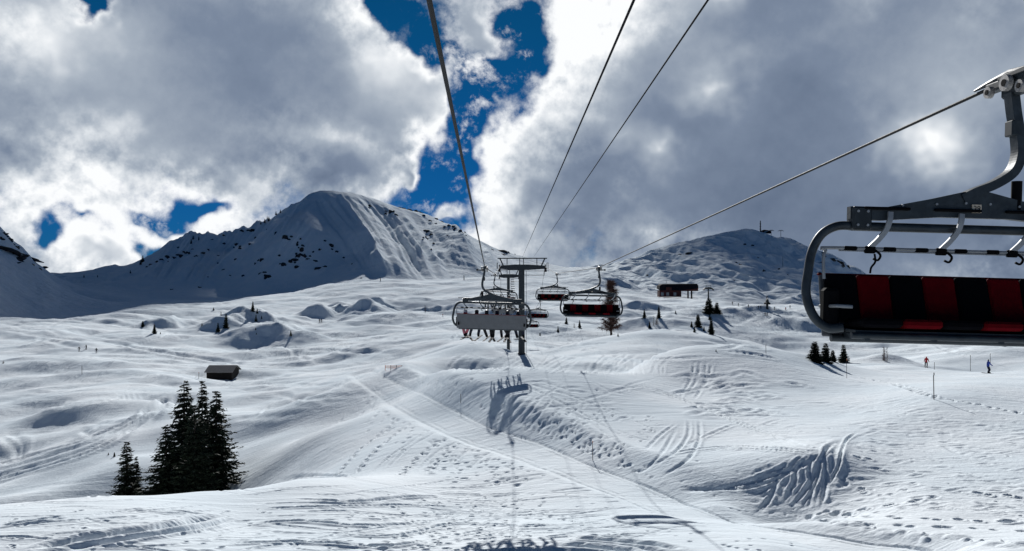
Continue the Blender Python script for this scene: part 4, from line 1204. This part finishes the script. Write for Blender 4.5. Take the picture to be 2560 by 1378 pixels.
LEFT_TREES = [
    (357, 817, 16, 1.5, "small squat conifer at the left end of the humps"), (386, 835, 26, 1.1, "dark conifer in front of the leftmost hump"), (545, 830, 24, 1.1, "smaller of two dark conifers between the humps"), (565, 820, 37, .95, "tallest dark conifer between the humps"), (632, 778, 26, .9, "thin conifer at the top of the humps"),
    (643, 783, 13, 1.1, "tiny conifer right below the thin one atop the humps"), (640, 803, 17, 1.1, "small conifer behind the middle hump"), (654, 797, 9, 1.0, "very small sapling behind the middle hump"), (727, 840, 15, 1.1, "single small conifer on the right flank of the middle hump"), (639, 825, 7, 1.3, "dot-sized conifer high on the middle hump's shaded face"),
    (641, 836, 6, 1.3, "dot-sized conifer low on the middle hump's shaded face"), (534, 776, 8, 1.5, "tiny bush on the plateau rim above the humps"), (401, 835, 6, 1.4, "tiny bush beside the leftmost hump"), (505, 815, 10, .9, "thin sapling on the pointed left hump"),
    (286, 1142, 15, 1.3, "young tree tip poking from the snow left of the small spruce"), (271, 1138, 10, 1.2, "smaller young tree tip at far left of the small spruce"),
]
for (px, py, h, sxy, lb) in LEFT_TREES:
    px_tree(px, py, h, lb, None, "conifers on the left-hand humps", sxy)

# ------------------------------------------------------------------ bare larches and bushes
def larch(height, seed, limbs, twigs, spread=.2, stems=1):
    rs = random.Random(seed)
    t, c = MB(), MB()
    for st in range(stems):
        ox = 0 if stems == 1 else rs.uniform(-.18, .18) * height
        hh = height * (1 if stems == 1 else rs.uniform(.45, 1))
        t.tube([(ox, 0, -.3), (ox + rs.gauss(0, .01) * hh, 0, hh * .5), (ox + rs.gauss(0, .015) * hh, 0, hh)], [hh * .02, hh * .012, hh * .003], 6)
        for k in range(limbs):
            f = (k + rs.random()) / limbs
            z = hh * (.08 + .9 * f)
            L = hh * spread * (1 - f * .75) * rs.uniform(.7, 1.2)
            a = rs.uniform(0, 6.283)
            d = Vector((math.cos(a), math.sin(a), rs.uniform(.05, .7)))
            p0 = Vector((ox, 0, z)); p1 = p0 + d * L
            t.tube([p0, p1], [hh * .005, hh * .0015], 4, False)
            for q in range(twigs):
                u = rs.random()
                p = p0.lerp(p1, u)
                v = Vector((rs.gauss(0, 1), rs.gauss(0, 1), rs.gauss(-.2, .8))).normalized() * hh * .085 * rs.uniform(.4, 1.3)
                n = v.cross(Vector((rs.gauss(0, 1), rs.gauss(0, 1), rs.gauss(0, 1)))).normalized() * hh * .0026
                c.addf([p - n, p + n, p + v], [(0, 1, 2)])
    return t.mesh("trunk", M['larchbark'], True), c.mesh("crown", M['twig'])
LARCH = larch(12.0, 5, 70, 150, .19)
BUSH = larch(4.0, 6, 16, 14, .16, 6)
px_tree(1528, 838, 138, "tall bare reddish-brown larch behind the middle empty chair", LARCH, None, 1.15, "larch_tree", base=12.0)
px_tree(2213, 903, 42, "bare leafless bush with several upright stems beyond the piste", BUSH, None, 1.3, "bare_bush", base=4.0)
px_tree(1639, 812, 26, "bare brown bush on the bank beside the narrow conifer", BUSH, None, 1.4, "bare_bush", base=4.0)
px_tree(1436, 820, 14, "bare little bush between conifers under the middle empty chair", BUSH, None, 1.2, "bare_bush", base=4.0)
px_tree(1063, 779, 20, "thin bare tree alone on the open slope left of the loaded chairs", BUSH, None, .8, "bare_tree", base=4.0)
px_tree(552, 789, 12, "faint bare bush above the tallest conifer of the humps", BUSH, None, 1.2, "bare_bush", base=4.0)
px_tree(8, 909, 9, "dark low bush at the left edge of the picture", BUSH, None, 2.6, "bare_bush", base=4.0)

# ------------------------------------------------------------------ rocks and stunted trees on the mountains
def rock_mesh(seed):
    rs = random.Random(seed)
    bm = bmesh.new()
    bmesh.ops.create_icosphere(bm, subdivisions=2, radius=1)
    for v in bm.verts:
        n = mnoise.fractal(v.co * 1.3 + Vector((seed * 3.1, 0, 0)), .8, 2.0, 3)
        v.co *= 1 + n * .7
        v.co.z = v.co.z * .9
    me = bpy.data.meshes.new("rock"); bm.to_mesh(me); bm.free(); me.materials.append(M['rock'])
    return me
ROCKS = [rock_mesh(s) for s in range(5)]
mountain = bpy.data.objects["mountains"]
def rock(px, py, wpx, hpx, sink=.4):
    p = on_mountain(px, py)
    k = p.y / F
    o = bpy.data.objects.new("rock", rt_.choice(ROCKS))
    o.location = p - Vector((0, 0, hpx * k * .5 * sink)); o.scale = (wpx * k * .5, wpx * k * .4, hpx * k * .5)
    o.rotation_euler = (rt_.uniform(-.3, .3), rt_.uniform(-.4, .4), rt_.uniform(-.5, .5))
    link(o, mountain)
    if wpx * hpx > 110:
        for _ in range(2):
            rock(px + rt_.gauss(0, wpx * .6), py + rt_.gauss(0, hpx * .35), wpx * rt_.uniform(.4, .7), hpx * rt_.uniform(.3, .6))
OUTCROPS = [(745, 615, 7, 22), (752, 600, 6, 12), (760, 640, 14, 16), (728, 655, 12, 14), (700, 640, 8, 8), (640, 660, 10, 8), (770, 648, 12, 5), (790, 652, 14, 6), (860, 645, 8, 8), (640, 595, 8, 10), (668, 575, 6, 10), (545, 640, 9, 6), (610, 690, 12, 6), (1000, 517, 10, 8), (1060, 540, 10, 8), (1090, 548, 14, 8), (1140, 572, 8, 10), (1065, 595, 10, 14), (1078, 588, 10, 12), (1078, 625, 6, 10), (1165, 590, 6, 8), (633, 577, 18, 10), (605, 578, 10, 7), (690, 583, 7, 14), (715, 596, 16, 16), (754, 628, 12, 26), (748, 640, 16, 24), (738, 650, 16, 12), (710, 662, 14, 12), (742, 668, 12, 10), (672, 690, 22, 10), (665, 695, 10, 8), (795, 671, 20, 7), (815, 668, 8, 6), (783, 630, 6, 8),
            (798, 625, 12, 6), (812, 604, 8, 6), (830, 616, 14, 14), (842, 632, 10, 10), (655, 650, 12, 12), (625, 612, 8, 8), (600, 622, 10, 10), (590, 648, 8, 6), (575, 690, 6, 6), (560, 675, 10, 5), (500, 720, 14, 6), (430, 725, 10, 5), (520, 695, 6, 6), (545, 660, 6, 6), (482, 625, 8, 8), (470, 632, 12, 8), (460, 630, 8, 8),
            (450, 640, 16, 8), (436, 646, 14, 10), (418, 644, 16, 14), (405, 650, 10, 8), (392, 656, 12, 8), (378, 662, 12, 8), (368, 668, 8, 8), (490, 640, 12, 6), (505, 634, 16, 6), (520, 625, 8, 8), (560, 612, 8, 6), (590, 612, 18, 12), (600, 616, 8, 8), (445, 620, 8, 10), (530, 600, 8, 4), (560, 590, 8, 5),
            (925, 517, 10, 12), (980, 530, 18, 14), (965, 535, 8, 10), (1010, 520, 12, 8), (1025, 523, 14, 10), (1040, 528, 16, 12), (1050, 530, 8, 10), (1075, 552, 8, 8), (1072, 580, 14, 18), (1090, 560, 8, 8), (1105, 553, 10, 8), (1122, 565, 12, 10), (1134, 568, 10, 12), (1152, 580, 12, 20), (1120, 590, 8, 6), (1085, 610, 8, 10),
            (1230, 625, 10, 6), (1252, 628, 30, 12), (1270, 632, 14, 12), (880, 660, 5, 6), (905, 700, 8, 4), (1723, 634, 22, 10), (1620, 690, 9, 4), (1852, 662, 12, 5), (1840, 657, 8, 6), (1911, 678, 8, 13), (1948, 674, 7, 8), (1968, 687, 7, 7), (1835, 702, 5, 4), (1895, 645, 6, 6), (2060, 640, 14, 8), (2080, 650, 20, 10), (2105, 660, 16, 16), (2120, 668, 12, 16), (2050, 685, 12, 10), (1863, 612, 8, 6), (1880, 615, 10, 5),
            (20, 640, 60, 14), (45, 655, 40, 12), (0, 600, 20, 12), (25, 600, 14, 10), (40, 618, 14, 8), (60, 640, 14, 8), (80, 662, 12, 8), (98, 676, 12, 6), (10, 585, 12, 10)]
for q in OUTCROPS:
    rock(*q)
WORDS = ["first", "second", "third", "fourth", "fifth", "sixth", "seventh", "eighth", "ninth", "tenth", "eleventh", "twelfth", "thirteenth", "fourteenth"]
for i, (px, py, h) in enumerate(sorted([(690, 537, 10), (701, 533, 9), (672, 553, 12), (662, 560, 12), (668, 545, 8), (357, 656, 18), (352, 662, 14), (326, 684, 9), (478, 610, 12), (483, 600, 10), (497, 602, 10), (652, 562, 8), (210, 694, 8), (244, 694, 6)])):
    px_tree(px, py, h, "stunted conifer, %s from the left along the big mountain's left ridge" % WORDS[i], None, "stunted conifers on the big mountain's ridge", 1.1, far=True)

# ------------------------------------------------------------------ hut
p = on_ground(548, 949)
hut = tag(empty("wooden_hut", (p.x, p.y, p.z - .3)), "small dark wooden hut with grey pitched roof half buried in snow", "hut")
k = p.y / F
HL, HD, HW, HR = 62 * k, 4.6, 20 * k + .3, 11.5 * k      # length, depth, wall height, roof rise
w = MB()
w.prism([(-HL / 2, 0), (HL / 2, 0), (HL / 2, HW), (-HL / 2, HW)], 0, .12).prism([(-HL / 2, 0), (HL / 2, 0), (HL / 2, HW), (-HL / 2, HW)], HD - .12, HD)
for s in (-1, 1):
    x0, x1 = s * HL / 2, s * (HL / 2 - .12)
    v = [(x0, 0, 0), (x0, HD, 0), (x0, HD, HW), (x0, HD / 2, HW + HR * .96), (x0, 0, HW)]
    v += [(x1, y, z) for _, y, z in v]
    w.addf(v, [(0, 1, 2, 3, 4), (9, 8, 7, 6, 5)] + [(i, (i + 1) % 5, (i + 1) % 5 + 5, i + 5) for i in range(5)])
wall = w.obj("wall", M['wood'], hut)
for i in range(7):
    MB().box((0, -.03, .15 + i * HW / 7.2), (HL + .1, .07, HW / 7.2 - .05)).obj("log", M['wood'], wall)
ov = .5
sl = math.hypot(HD / 2 + ov, HR)
roof = None
for s in (-1, 1):
    a = math.atan2(HR, HD / 2)
    q = MB()
    yy0, zz0 = HD / 2, HW + HR
    e = Vector((0, s * math.cos(a), -math.sin(a))); n = Vector((0, s * math.sin(a), math.cos(a)))
    c = Vector((0, yy0, zz0 + .03)); Lr = (HD / 2 + ov) / math.cos(a)
    X0, X1 = -HL / 2 - .35, HL / 2 + .35
    vs = [c + Vector((x, 0, 0)) + e * t + n * h for x in (X0, X1) for t in (0.0, Lr) for h in (0, .10)]
    q.addf(vs, [(0, 1, 3, 2), (4, 6, 7, 5), (0, 4, 5, 1), (2, 3, 7, 6), (0, 2, 6, 4), (1, 5, 7, 3)])
    rf = q.obj("roof", M['roofwood'], hut)
    for j in range(9):
        t0 = Lr * j / 9
        vs = [c + Vector((x, 0, 0)) + e * t + n * h for x in (X0 - .02, X1 + .02) for t, h in ((t0 + .02, .102), (t0 + .02, .115), (t0 + Lr / 9, .13), (t0 + Lr / 9, .102))]
        MB().addf(vs, [(0, 1, 2, 3), (7, 6, 5, 4), (0, 4, 5, 1), (1, 5, 6, 2), (2, 6, 7, 3), (3, 7, 4, 0)]).obj("shingle_course", M['roofwood'], rf)
MB().box((HL * .02, -.08, HW * .45), (.9, .06, HW * .8)).obj("door", M['wood'], hut)
MB().box((HL * .02, -.12, HW * .88), (1.1, .06, .08)).obj("door_lintel", M['roofwood'], hut)

# ------------------------------------------------------------------ lift station in the middle distance
p = on_ground(1692, 746)
k = p.y / F
st = tag(empty("lift_station", (p.x, p.y, p.z - .5)), "dark red chairlift station with long black roof on the far snow rise", "lift station")
U = lambda px: (px - 1692) * k
V = lambda py: (746 - py) * k + .5
g = MB()
g.prism([(U(1646), V(742)), (U(1646), V(726)), (U(1700), V(726)), (U(1700), V(742))], -3.5, 3.5)
gr = g.obj("ground_floor", M['redbrown'], st)
for px in (1653, 1666, 1684):
    MB().box((U(px), -3.53, V(735)), (7 * k, .12, 8 * k)).obj("window", M['glass'], gr)
MB().prism([(U(1655), V(727.5)), (U(1655), V(716)), (U(1738), V(716)), (U(1742), V(727.5))], -4, 4).obj("machine_house", M['redbrown'], st)
MB().prism([(U(1645), V(722)), (U(1646), V(714)), (U(1652), V(710.5)), (U(1738), V(709.5)), (U(1741), V(714)), (U(1741), V(721)), (U(1700), V(726)), (U(1652), V(726))], -4.6, 4.2).obj("roof_canopy", M['darkroof'], st)
MB().box((U(1668), -4.7, V(722)), (14 * k, .15, 7 * k)).obj("red_panel", M['redbrown'], st)
for px in (1729, 1720):
    MB().box((U(px), 0, V(738)), (3 * k, 1.0, 24 * k)).obj("pillar", M['darkroof'], st)
MB().cyl((U(1742), 0, V(722)), (U(1742.1), 3.5, V(722)), 4 * k, 20).obj("bullwheel", M['redj'], st, True)
MB().cyl((U(1666), 0, V(709)), (U(1666), 0, V(703)), .08, 6).obj("antenna", M['galv_dark'], st)

# ------------------------------------------------------------------ far pylons, mast and summit station
def pylon(px, py, hpx, arm, label, far=False, grp="far lift pylons"):
    p = on_crest(px) if far == 'crest' else (on_mountain(px, py) if far else on_ground(px, py))
    k = p.y / F
    T = tag(empty("lift_pylon", (p.x, p.y, p.z - .5)), label, "lift pylon", grp)
    H = hpx * k + .5
    MB().tube([(0, 0, 0), (0, 0, H)], [.45 if arm else .3, .32 if arm else .2], 10).obj("mast", M['galv_dark'], T, True)
    if arm:
        a = arm * k / 2
        MB().prism([(-a, H - .3), (a, H - .3), (a * .7, H + .5), (0, H + .9), (-a * .7, H + .5)], -.3, .3).obj("crossarm", M['galv_dark'], T)
        for s in (-1, 1):
            MB().box((s * a * .9, 0, H - .6), (.25, 3.0, .6), None, .1).obj("sheave_train", M['rubber'], T)
            MB().cyl((s * a * .45, 0, H + .4), (s * a * .45, 0, H + 1.6), .1, 6).obj("frame_post", M['galv_dark'], T)
        MB().box((0, 0, H + 1.6), (a * 1.1, .2, .2)).obj("maintenance_frame", M['galv_dark'], T)
    return T
pylon(1771, 750, 28, 26, "T-shaped lift pylon just right of the dark red station")
pylon(1863, 752, 16, 6, "small ski-tow pylon right of the station, left of a pair")
pylon(1881, 754, 20, 6, "small ski-tow pylon right of the station, right of a pair")
pylon(1918, 772, 18, 8, "short dark drag-lift post near the tiny skiers")
pylon(1928, 607, 12, 14, "T-shaped pylon beside the summit station, left one", 'crest')
pylon(1952, 612, 15, 15, "T-shaped pylon on the summit's right slope", 'crest')
pylon(2014, 722, 17, 0, "thin post on the right-hand mountain's foot", True)
pylon(1957, 668, 26, 0, "thin tall post on the sunlit patch of the right-hand mountain", True)
pylon(1160, 699, 11, 0, "thin post on the plateau rim under the big mountain")
pylon(951, 703, 9, 0, "short post at the plateau rim where the ribs end")
p = on_crest(1901); k = p.y / F
ms = tag(empty("radio_mast", (p.x, p.y, p.z - 2)), "tall slim radio mast on the right-hand summit", "mast")
MB().tube([(0, 0, 0), (0, 0, 27 * k + 2)], [1.1, .8], 8).obj("mast_tube", M['galv_dark'], ms)
for z in (8, 15, 21):
    MB().cyl((0, 0, z * k), (0, 0, (z + 1.5) * k), 1.5, 8).obj("antenna_drum", M['galv_dark'], ms)
p = on_crest(1915); k = p.y / F
ss = tag(empty("summit_station", (p.x, p.y, p.z - 1)), "low dark lift station building on the right-hand summit", "lift station")
MB().prism([(-11 * k, 0), (11 * k, -1), (11 * k, 4 * k), (8 * k, 6 * k), (-6 * k, 8 * k), (-11 * k, 6 * k)], -4, 4).obj("hall", M['darkroof'], ss)
MB().box((-2 * k, -4.1, 3 * k), (8 * k, .2, 2 * k)).obj("window_band", M['glass'], ss)

# ------------------------------------------------------------------ piste marker poles
def pole(px, py, top, label, tip=False, r=.018):
    p = on_ground(px, py)
    k = p.y / F
    H = (py - top) * k
    o = tag(empty("piste_marker_pole", (p.x, p.y, p.z - .2)), label, "marker pole", "piste marker poles")
    r = max(r, .55 * k)
    MB().tube([(0, 0, 0), (.03 * H * rt_.uniform(-1, 1), 0, H * .9 + .2)], r, 6).obj("pole_shaft", M['polemat'], o, True)
    MB().tube([(0, 0, H * .9 + .2), (0, 0, H + .2)], r * 1.15, 6).obj("pole_tip", M['orange'] if tip else M['polemat'], o, True)
pole(2335, 999, 932, "tall dark marker pole nearest on the right piste edge", r=.03)
pole(2117, 946, 897, "thin marker pole with orange tip in front of the lone loose conifer", True)
pole(2426, 928, 888, "thin leaning marker pole left of the blue skier")
pole(2476, 907, 884, "faint marker pole behind the blue skier")
pole(2336, 924, 906, "short faint marker pole just right of the red skier")
pole(1915, 884, 862, "faint marker pole left of the conifer trio")
pole(1482, 1151, 1102, "thin reddish marker pole beside the groomed path", True)
pole(497, 947, 931, "short marker pole left of the wooden hut", True)
pole(205, 936, 915, "faint marker pole on the open left piste")
pole(1152, 1007, 985, "thin stick standing on the dome left of the tower's shadow")

# ------------------------------------------------------------------ snow fence beside the path head
p = on_ground(985, 922); k = p.y / F
fn = tag(empty("snow_fence", (p.x, p.y, p.z)), "low orange snow fence at the head of the groomed path", "fence")
for i in range(4):
    MB().cyl(((-22 + i * 14) * k, 0, -.2), ((-22 + i * 14) * k, 0, 9 * k), .03, 6).obj("fence_post", M['polemat'] if i else M['orange'], fn)
for j in range(3):
    MB().box((-1 * k, 0, (2 + 2.6 * j) * k), (42 * k, .02, .05)).obj("fence_slat", M['orange'], fn)

# ------------------------------------------------------------------ people
def skin_mesh(joints, edges, name):
    """joints: {key: (x, y, z, rx, ry)} -> one continuous body"""
    keys = list(joints)
    me = bpy.data.meshes.new(name)
    me.from_pydata([joints[q][:3] for q in keys], [(keys.index(a), keys.index(b)) for a, b in edges], [])
    o = bpy.data.objects.new(name, me); COL.objects.link(o)
    o.modifiers.new("skin", 'SKIN')
    sv = me.skin_vertices[0].data
    for i, q in enumerate(keys):
        sv[i].radius = joints[q][3:5]
        sv[i].use_root = (q == 'pelvis')
    o.modifiers.new("sub", 'SUBSURF').levels = 1
    bpy.context.view_layer.update()
    res = bpy.data.meshes.new_from_object(o.evaluated_get(bpy.context.evaluated_depsgraph_get()))
    bpy.data.objects.remove(o); bpy.data.meshes.remove(me)
    res.name = name
    res.polygons.foreach_set("use_smooth", [True] * len(res.polygons))
    return res

EDGES = [('pelvis', 'chest'), ('chest', 'neck'), ('neck', 'head'), ('head', 'crown')]
for s in 'lr':
    EDGES += [('chest', s + 'sh'), (s + 'sh', s + 'el'), (s + 'el', s + 'ha'), ('pelvis', s + 'hip'), (s + 'hip', s + 'kn'), (s + 'kn', s + 'an'), (s + 'an', s + 'toe')]

def dress(me, zones, mats):
    """zones: function(center) -> slot"""
    me.materials.clear()
    for m in mats: me.materials.append(m)
    me.polygons.foreach_set("material_index", [zones(pl.center) for pl in me.polygons])
    return me

def seated(jacket, trousers, hat, seed):
    rs = random.Random(seed)
    j = dict(pelvis=(0, 0, .10, .15, .12), chest=(0, -.02, .46, .17, .13), neck=(0, -.03, .60, .07, .07), head=(0, -.05, .70, .105, .11), crown=(0, -.04, .80, .09, .095))
    for s, q in (('l', -1), ('r', 1)):
        sw = rs.uniform(-.2, .2)
        j.update({s + 'sh': (q * .18, -.03, .50, .075, .075), s + 'el': (q * .23, -.16, .30, .06, .06), s + 'ha': (q * .12, -.36, .24, .05, .045),
                  s + 'hip': (q * .10, -.08, .08, .095, .09), s + 'kn': (q * (.12 + abs(sw) * .4), -.48, .06, .075, .075), s + 'an': (q * .12 + sw, -.46 - rs.uniform(-.1, .12), -.38 + rs.uniform(-.05, .07), .065, .065), s + 'toe': (q * .12 + sw, -.66, -.44, .06, .05)})
    me = skin_mesh(j, EDGES, "body")
    z = lambda c: 3 if c.z < -.30 else (2 if c.z > .66 else (1 if (c.z < .17 and c.z < .17 and (c.y < -.12 or c.z < .1)) else 0))
    return dress(me, z, [jacket, trousers, hat, M['rubber']]), j

def skis(parent, j, snowboard=False):
    for s in 'lr':
        x, y, z = j[s + 'toe'][:3]
        MB().box((x, y + .05, z - .065), (.10, 1.55, .022), Matrix.Rotation(rad(rt_.uniform(-14, 14)), 3, 'Z') @ Matrix.Rotation(rad(rt_.uniform(-16, 6)), 3, 'X') @ Matrix.Rotation(rad(rt_.uniform(-20, 20)), 3, 'Y'), .008).obj("ski", M['ski'], parent)

seat_defs = [  # which chair, seats taken: (offset along seat, jacket, trousers, hat, label)
    (5, [(-1.16, 'charcoal', 'navy', 'helmet', "seated skier in dark clothes at the right end of the nearest loaded chair"), (-.68, 'navy', 'charcoal', 'helmet', "seated skier second from the right on the nearest loaded chair"), (-.22, 'charcoal', 'charcoal', 'navy', "seated skier in black third from the right on the nearest loaded chair"),
         (.24, 'olive', 'charcoal', 'helmet', "seated skier in the middle left of the nearest loaded chair"), (.68, 'navy', 'navy', 'charcoal', "seated skier second from the left on the nearest loaded chair"), (1.18, 'redj', 'pink', 'white', "seated skier in pink trousers at the left end of the nearest loaded chair")]),
    (6, [(-.95, 'redj', 'charcoal', 'helmet', "skier at the right of the second loaded chair"), (-.4, 'charcoal', 'charcoal', 'white', "skier right of centre on the second loaded chair"), (.1, 'navy', 'charcoal', 'helmet', "skier left of centre on the second loaded chair"), (.6, 'redj', 'navy', 'navy', "red-jacketed skier second from the left on the second loaded chair"), (1.1, 'charcoal', 'charcoal', 'helmet', "skier in black at the left end of the second loaded chair")]),
    (7, [(-.5, 'charcoal', 'charcoal', 'helmet', "skier on the right half of the farthest loaded chair"), (.5, 'navy', 'charcoal', 'helmet', "skier on the left half of the farthest loaded chair")]),
]
bpy.context.view_layer.update()
n = 0
for ci, seats in seat_defs:
    ch = chairs[ci]
    for (sx, ja, trr, ha, lb) in seats:
        n += 1
        me, j = seated(M[ja], M[trr], M[ha], n)
        o = empty("person")
        o.matrix_world = Matrix.LocRotScale(ch.location, ch.rotation_euler, None) @ Matrix.Translation((sx, -.20, -2.68))
        link(bpy.data.objects.new("body", me), o)
        skis(o, j)
        tag(o, lb, "person", "skiers riding the chairs")

def stander(jacket, trousers, hat, lean=0.0, crouch=.12, arms=.3, seed=0):
    rs = random.Random(seed)
    j = dict(pelvis=(lean * .5, 0, .92 - crouch, .15, .12), chest=(lean * .9, -.07, 1.32 - crouch, .18, .13), neck=(lean, -.09, 1.48 - crouch, .07, .07), head=(lean * 1.02, -.11, 1.60 - crouch, .105, .115), crown=(lean * 1.05, -.11, 1.70 - crouch, .09, .095))
    for s, q in (('l', -1), ('r', 1)):
        j.update({s + 'sh': (lean * .9 + q * .19, -.08, 1.38 - crouch, .08, .08), s + 'el': (lean * .8 + q * (.26 + arms * .2), -.14, 1.12 - crouch, .062, .062), s + 'ha': (lean * .7 + q * (.28 + arms * .35), -.32, .95 - crouch, .055, .05),
                  s + 'hip': (lean * .45 + q * .10, 0, .88 - crouch, .10, .10), s + 'kn': (lean * .2 + q * .13, -.14 * crouch / .12, .48 - crouch * .5, .08, .08), s + 'an': (q * .13, .02, .10, .068, .068), s + 'toe': (q * .13, -.2, .06, .06, .05)})
    me = skin_mesh(j, EDGES, "body")
    hz = 1.53 - crouch
    z = lambda c: 3 if c.z < .17 else (2 if c.z > hz else (1 if c.z < .90 - crouch and abs(c.x - lean * .45) < .28 else 0))
    return dress(me, z, [jacket, trousers, hat, M['rubber']]), j

def skier(px, py, hpx, ja, trr, ha, label, rz=0.0, lean=0.0, arms=.3, grp="skiers on the snow", sd=0):
    p = on_ground(px, py)
    me, j = stander(M[ja], M[trr], M[ha], lean, .12, arms, sd)
    o = empty("person", (p.x, p.y, p.z + .02), rz)
    sc = hpx / F * p.y / 1.68
    o.scale = (sc,) * 3
    link(bpy.data.objects.new("body", me), o)
    for s in (-1, 1):
        MB().box((s * .13, -.1, .015), (.10, 1.65, .022), None, .008).obj("ski", M['ski'], o)
    if sd % 2 == 0:
        for s, q in (('l', -1), ('r', 1)):
            h = Vector(j[s + 'ha'][:3])
            MB().tube([h + Vector((0, 0, .05)), (h.x + q * .08, h.y + .35, .1)], .012, 5).obj("ski_pole", M['ski'], o)
    tag(o, label, "person", grp)
skier(2315, 919, 29, 'redj', 'charcoal', 'redj', "skier in red jacket and black trousers on the right piste", rad(-20), .05, .1, sd=1)
skier(2471, 934, 38, 'blue', 'navy', 'helmet', "skier in bright blue jacket leaning into a turn at the right", rad(35), -.22, .5, sd=3)
skier(2506, 866, 20, 'charcoal', 'olive', 'helmet', "distant skier in dark grey under the right edge of the big chair", rad(10), 0, .3, sd=2)
skier(198, 879, 13, 'charcoal', 'charcoal', 'helmet', "left one of three tiny dark skiers on the open left piste", rad(20), 0, .4, sd=2)
skier(216, 874, 13, 'navy', 'charcoal', 'helmet', "upper one of three tiny dark skiers on the open left piste", rad(-20), 0, .4, sd=2)
skier(241, 883, 14, 'charcoal', 'navy', 'helmet', "right one of three tiny dark skiers on the open left piste", rad(30), 0, .4, sd=2)
skier(799, 807, 10, 'charcoal', 'charcoal', 'helmet', "left of two tiny skiers between the shaded bowls", 0, 0, .3, sd=2)
skier(804, 806, 10, 'navy', 'charcoal', 'helmet', "right of two tiny skiers between the shaded bowls", 0, 0, .3, sd=2)
skier(1107, 790, 6, 'redj', 'charcoal', 'helmet', "tiny skier in red left of the nearest loaded chair", 0, 0, .3, sd=1)
for (px, py, ja, lb) in [(1831, 762, 'charcoal', "tiny dark skier left in the row right of the station"), (1846, 766, 'charcoal', "second tiny dark skier in the row right of the station"), (1871, 769, 'navy', "third tiny skier in the row right of the station"), (1896, 772, 'charcoal', "fourth tiny dark skier in the row right of the station"), (1902, 772, 'navy', "fifth tiny skier close beside the fourth right of the station"),
                         (1936, 775, 'charcoal', "tiny dark skier right of the short drag-lift post"), (1964, 776, 'redj', "tiny skier in bright red near the big chair's frame"), (1975, 771, 'charcoal', "tiny dark skier right of the one in bright red"), (1913, 789, 'charcoal', "tiny skier low on the slope, left of a pair"), (1918, 789, 'charcoal', "tiny skier low on the slope, right of a pair")]:
    skier(px, py, 8.5, ja, 'charcoal', 'helmet', lb, 0, 0, .3, "tiny skiers near the far station", sd=1)
bpy.context.view_layer.update()
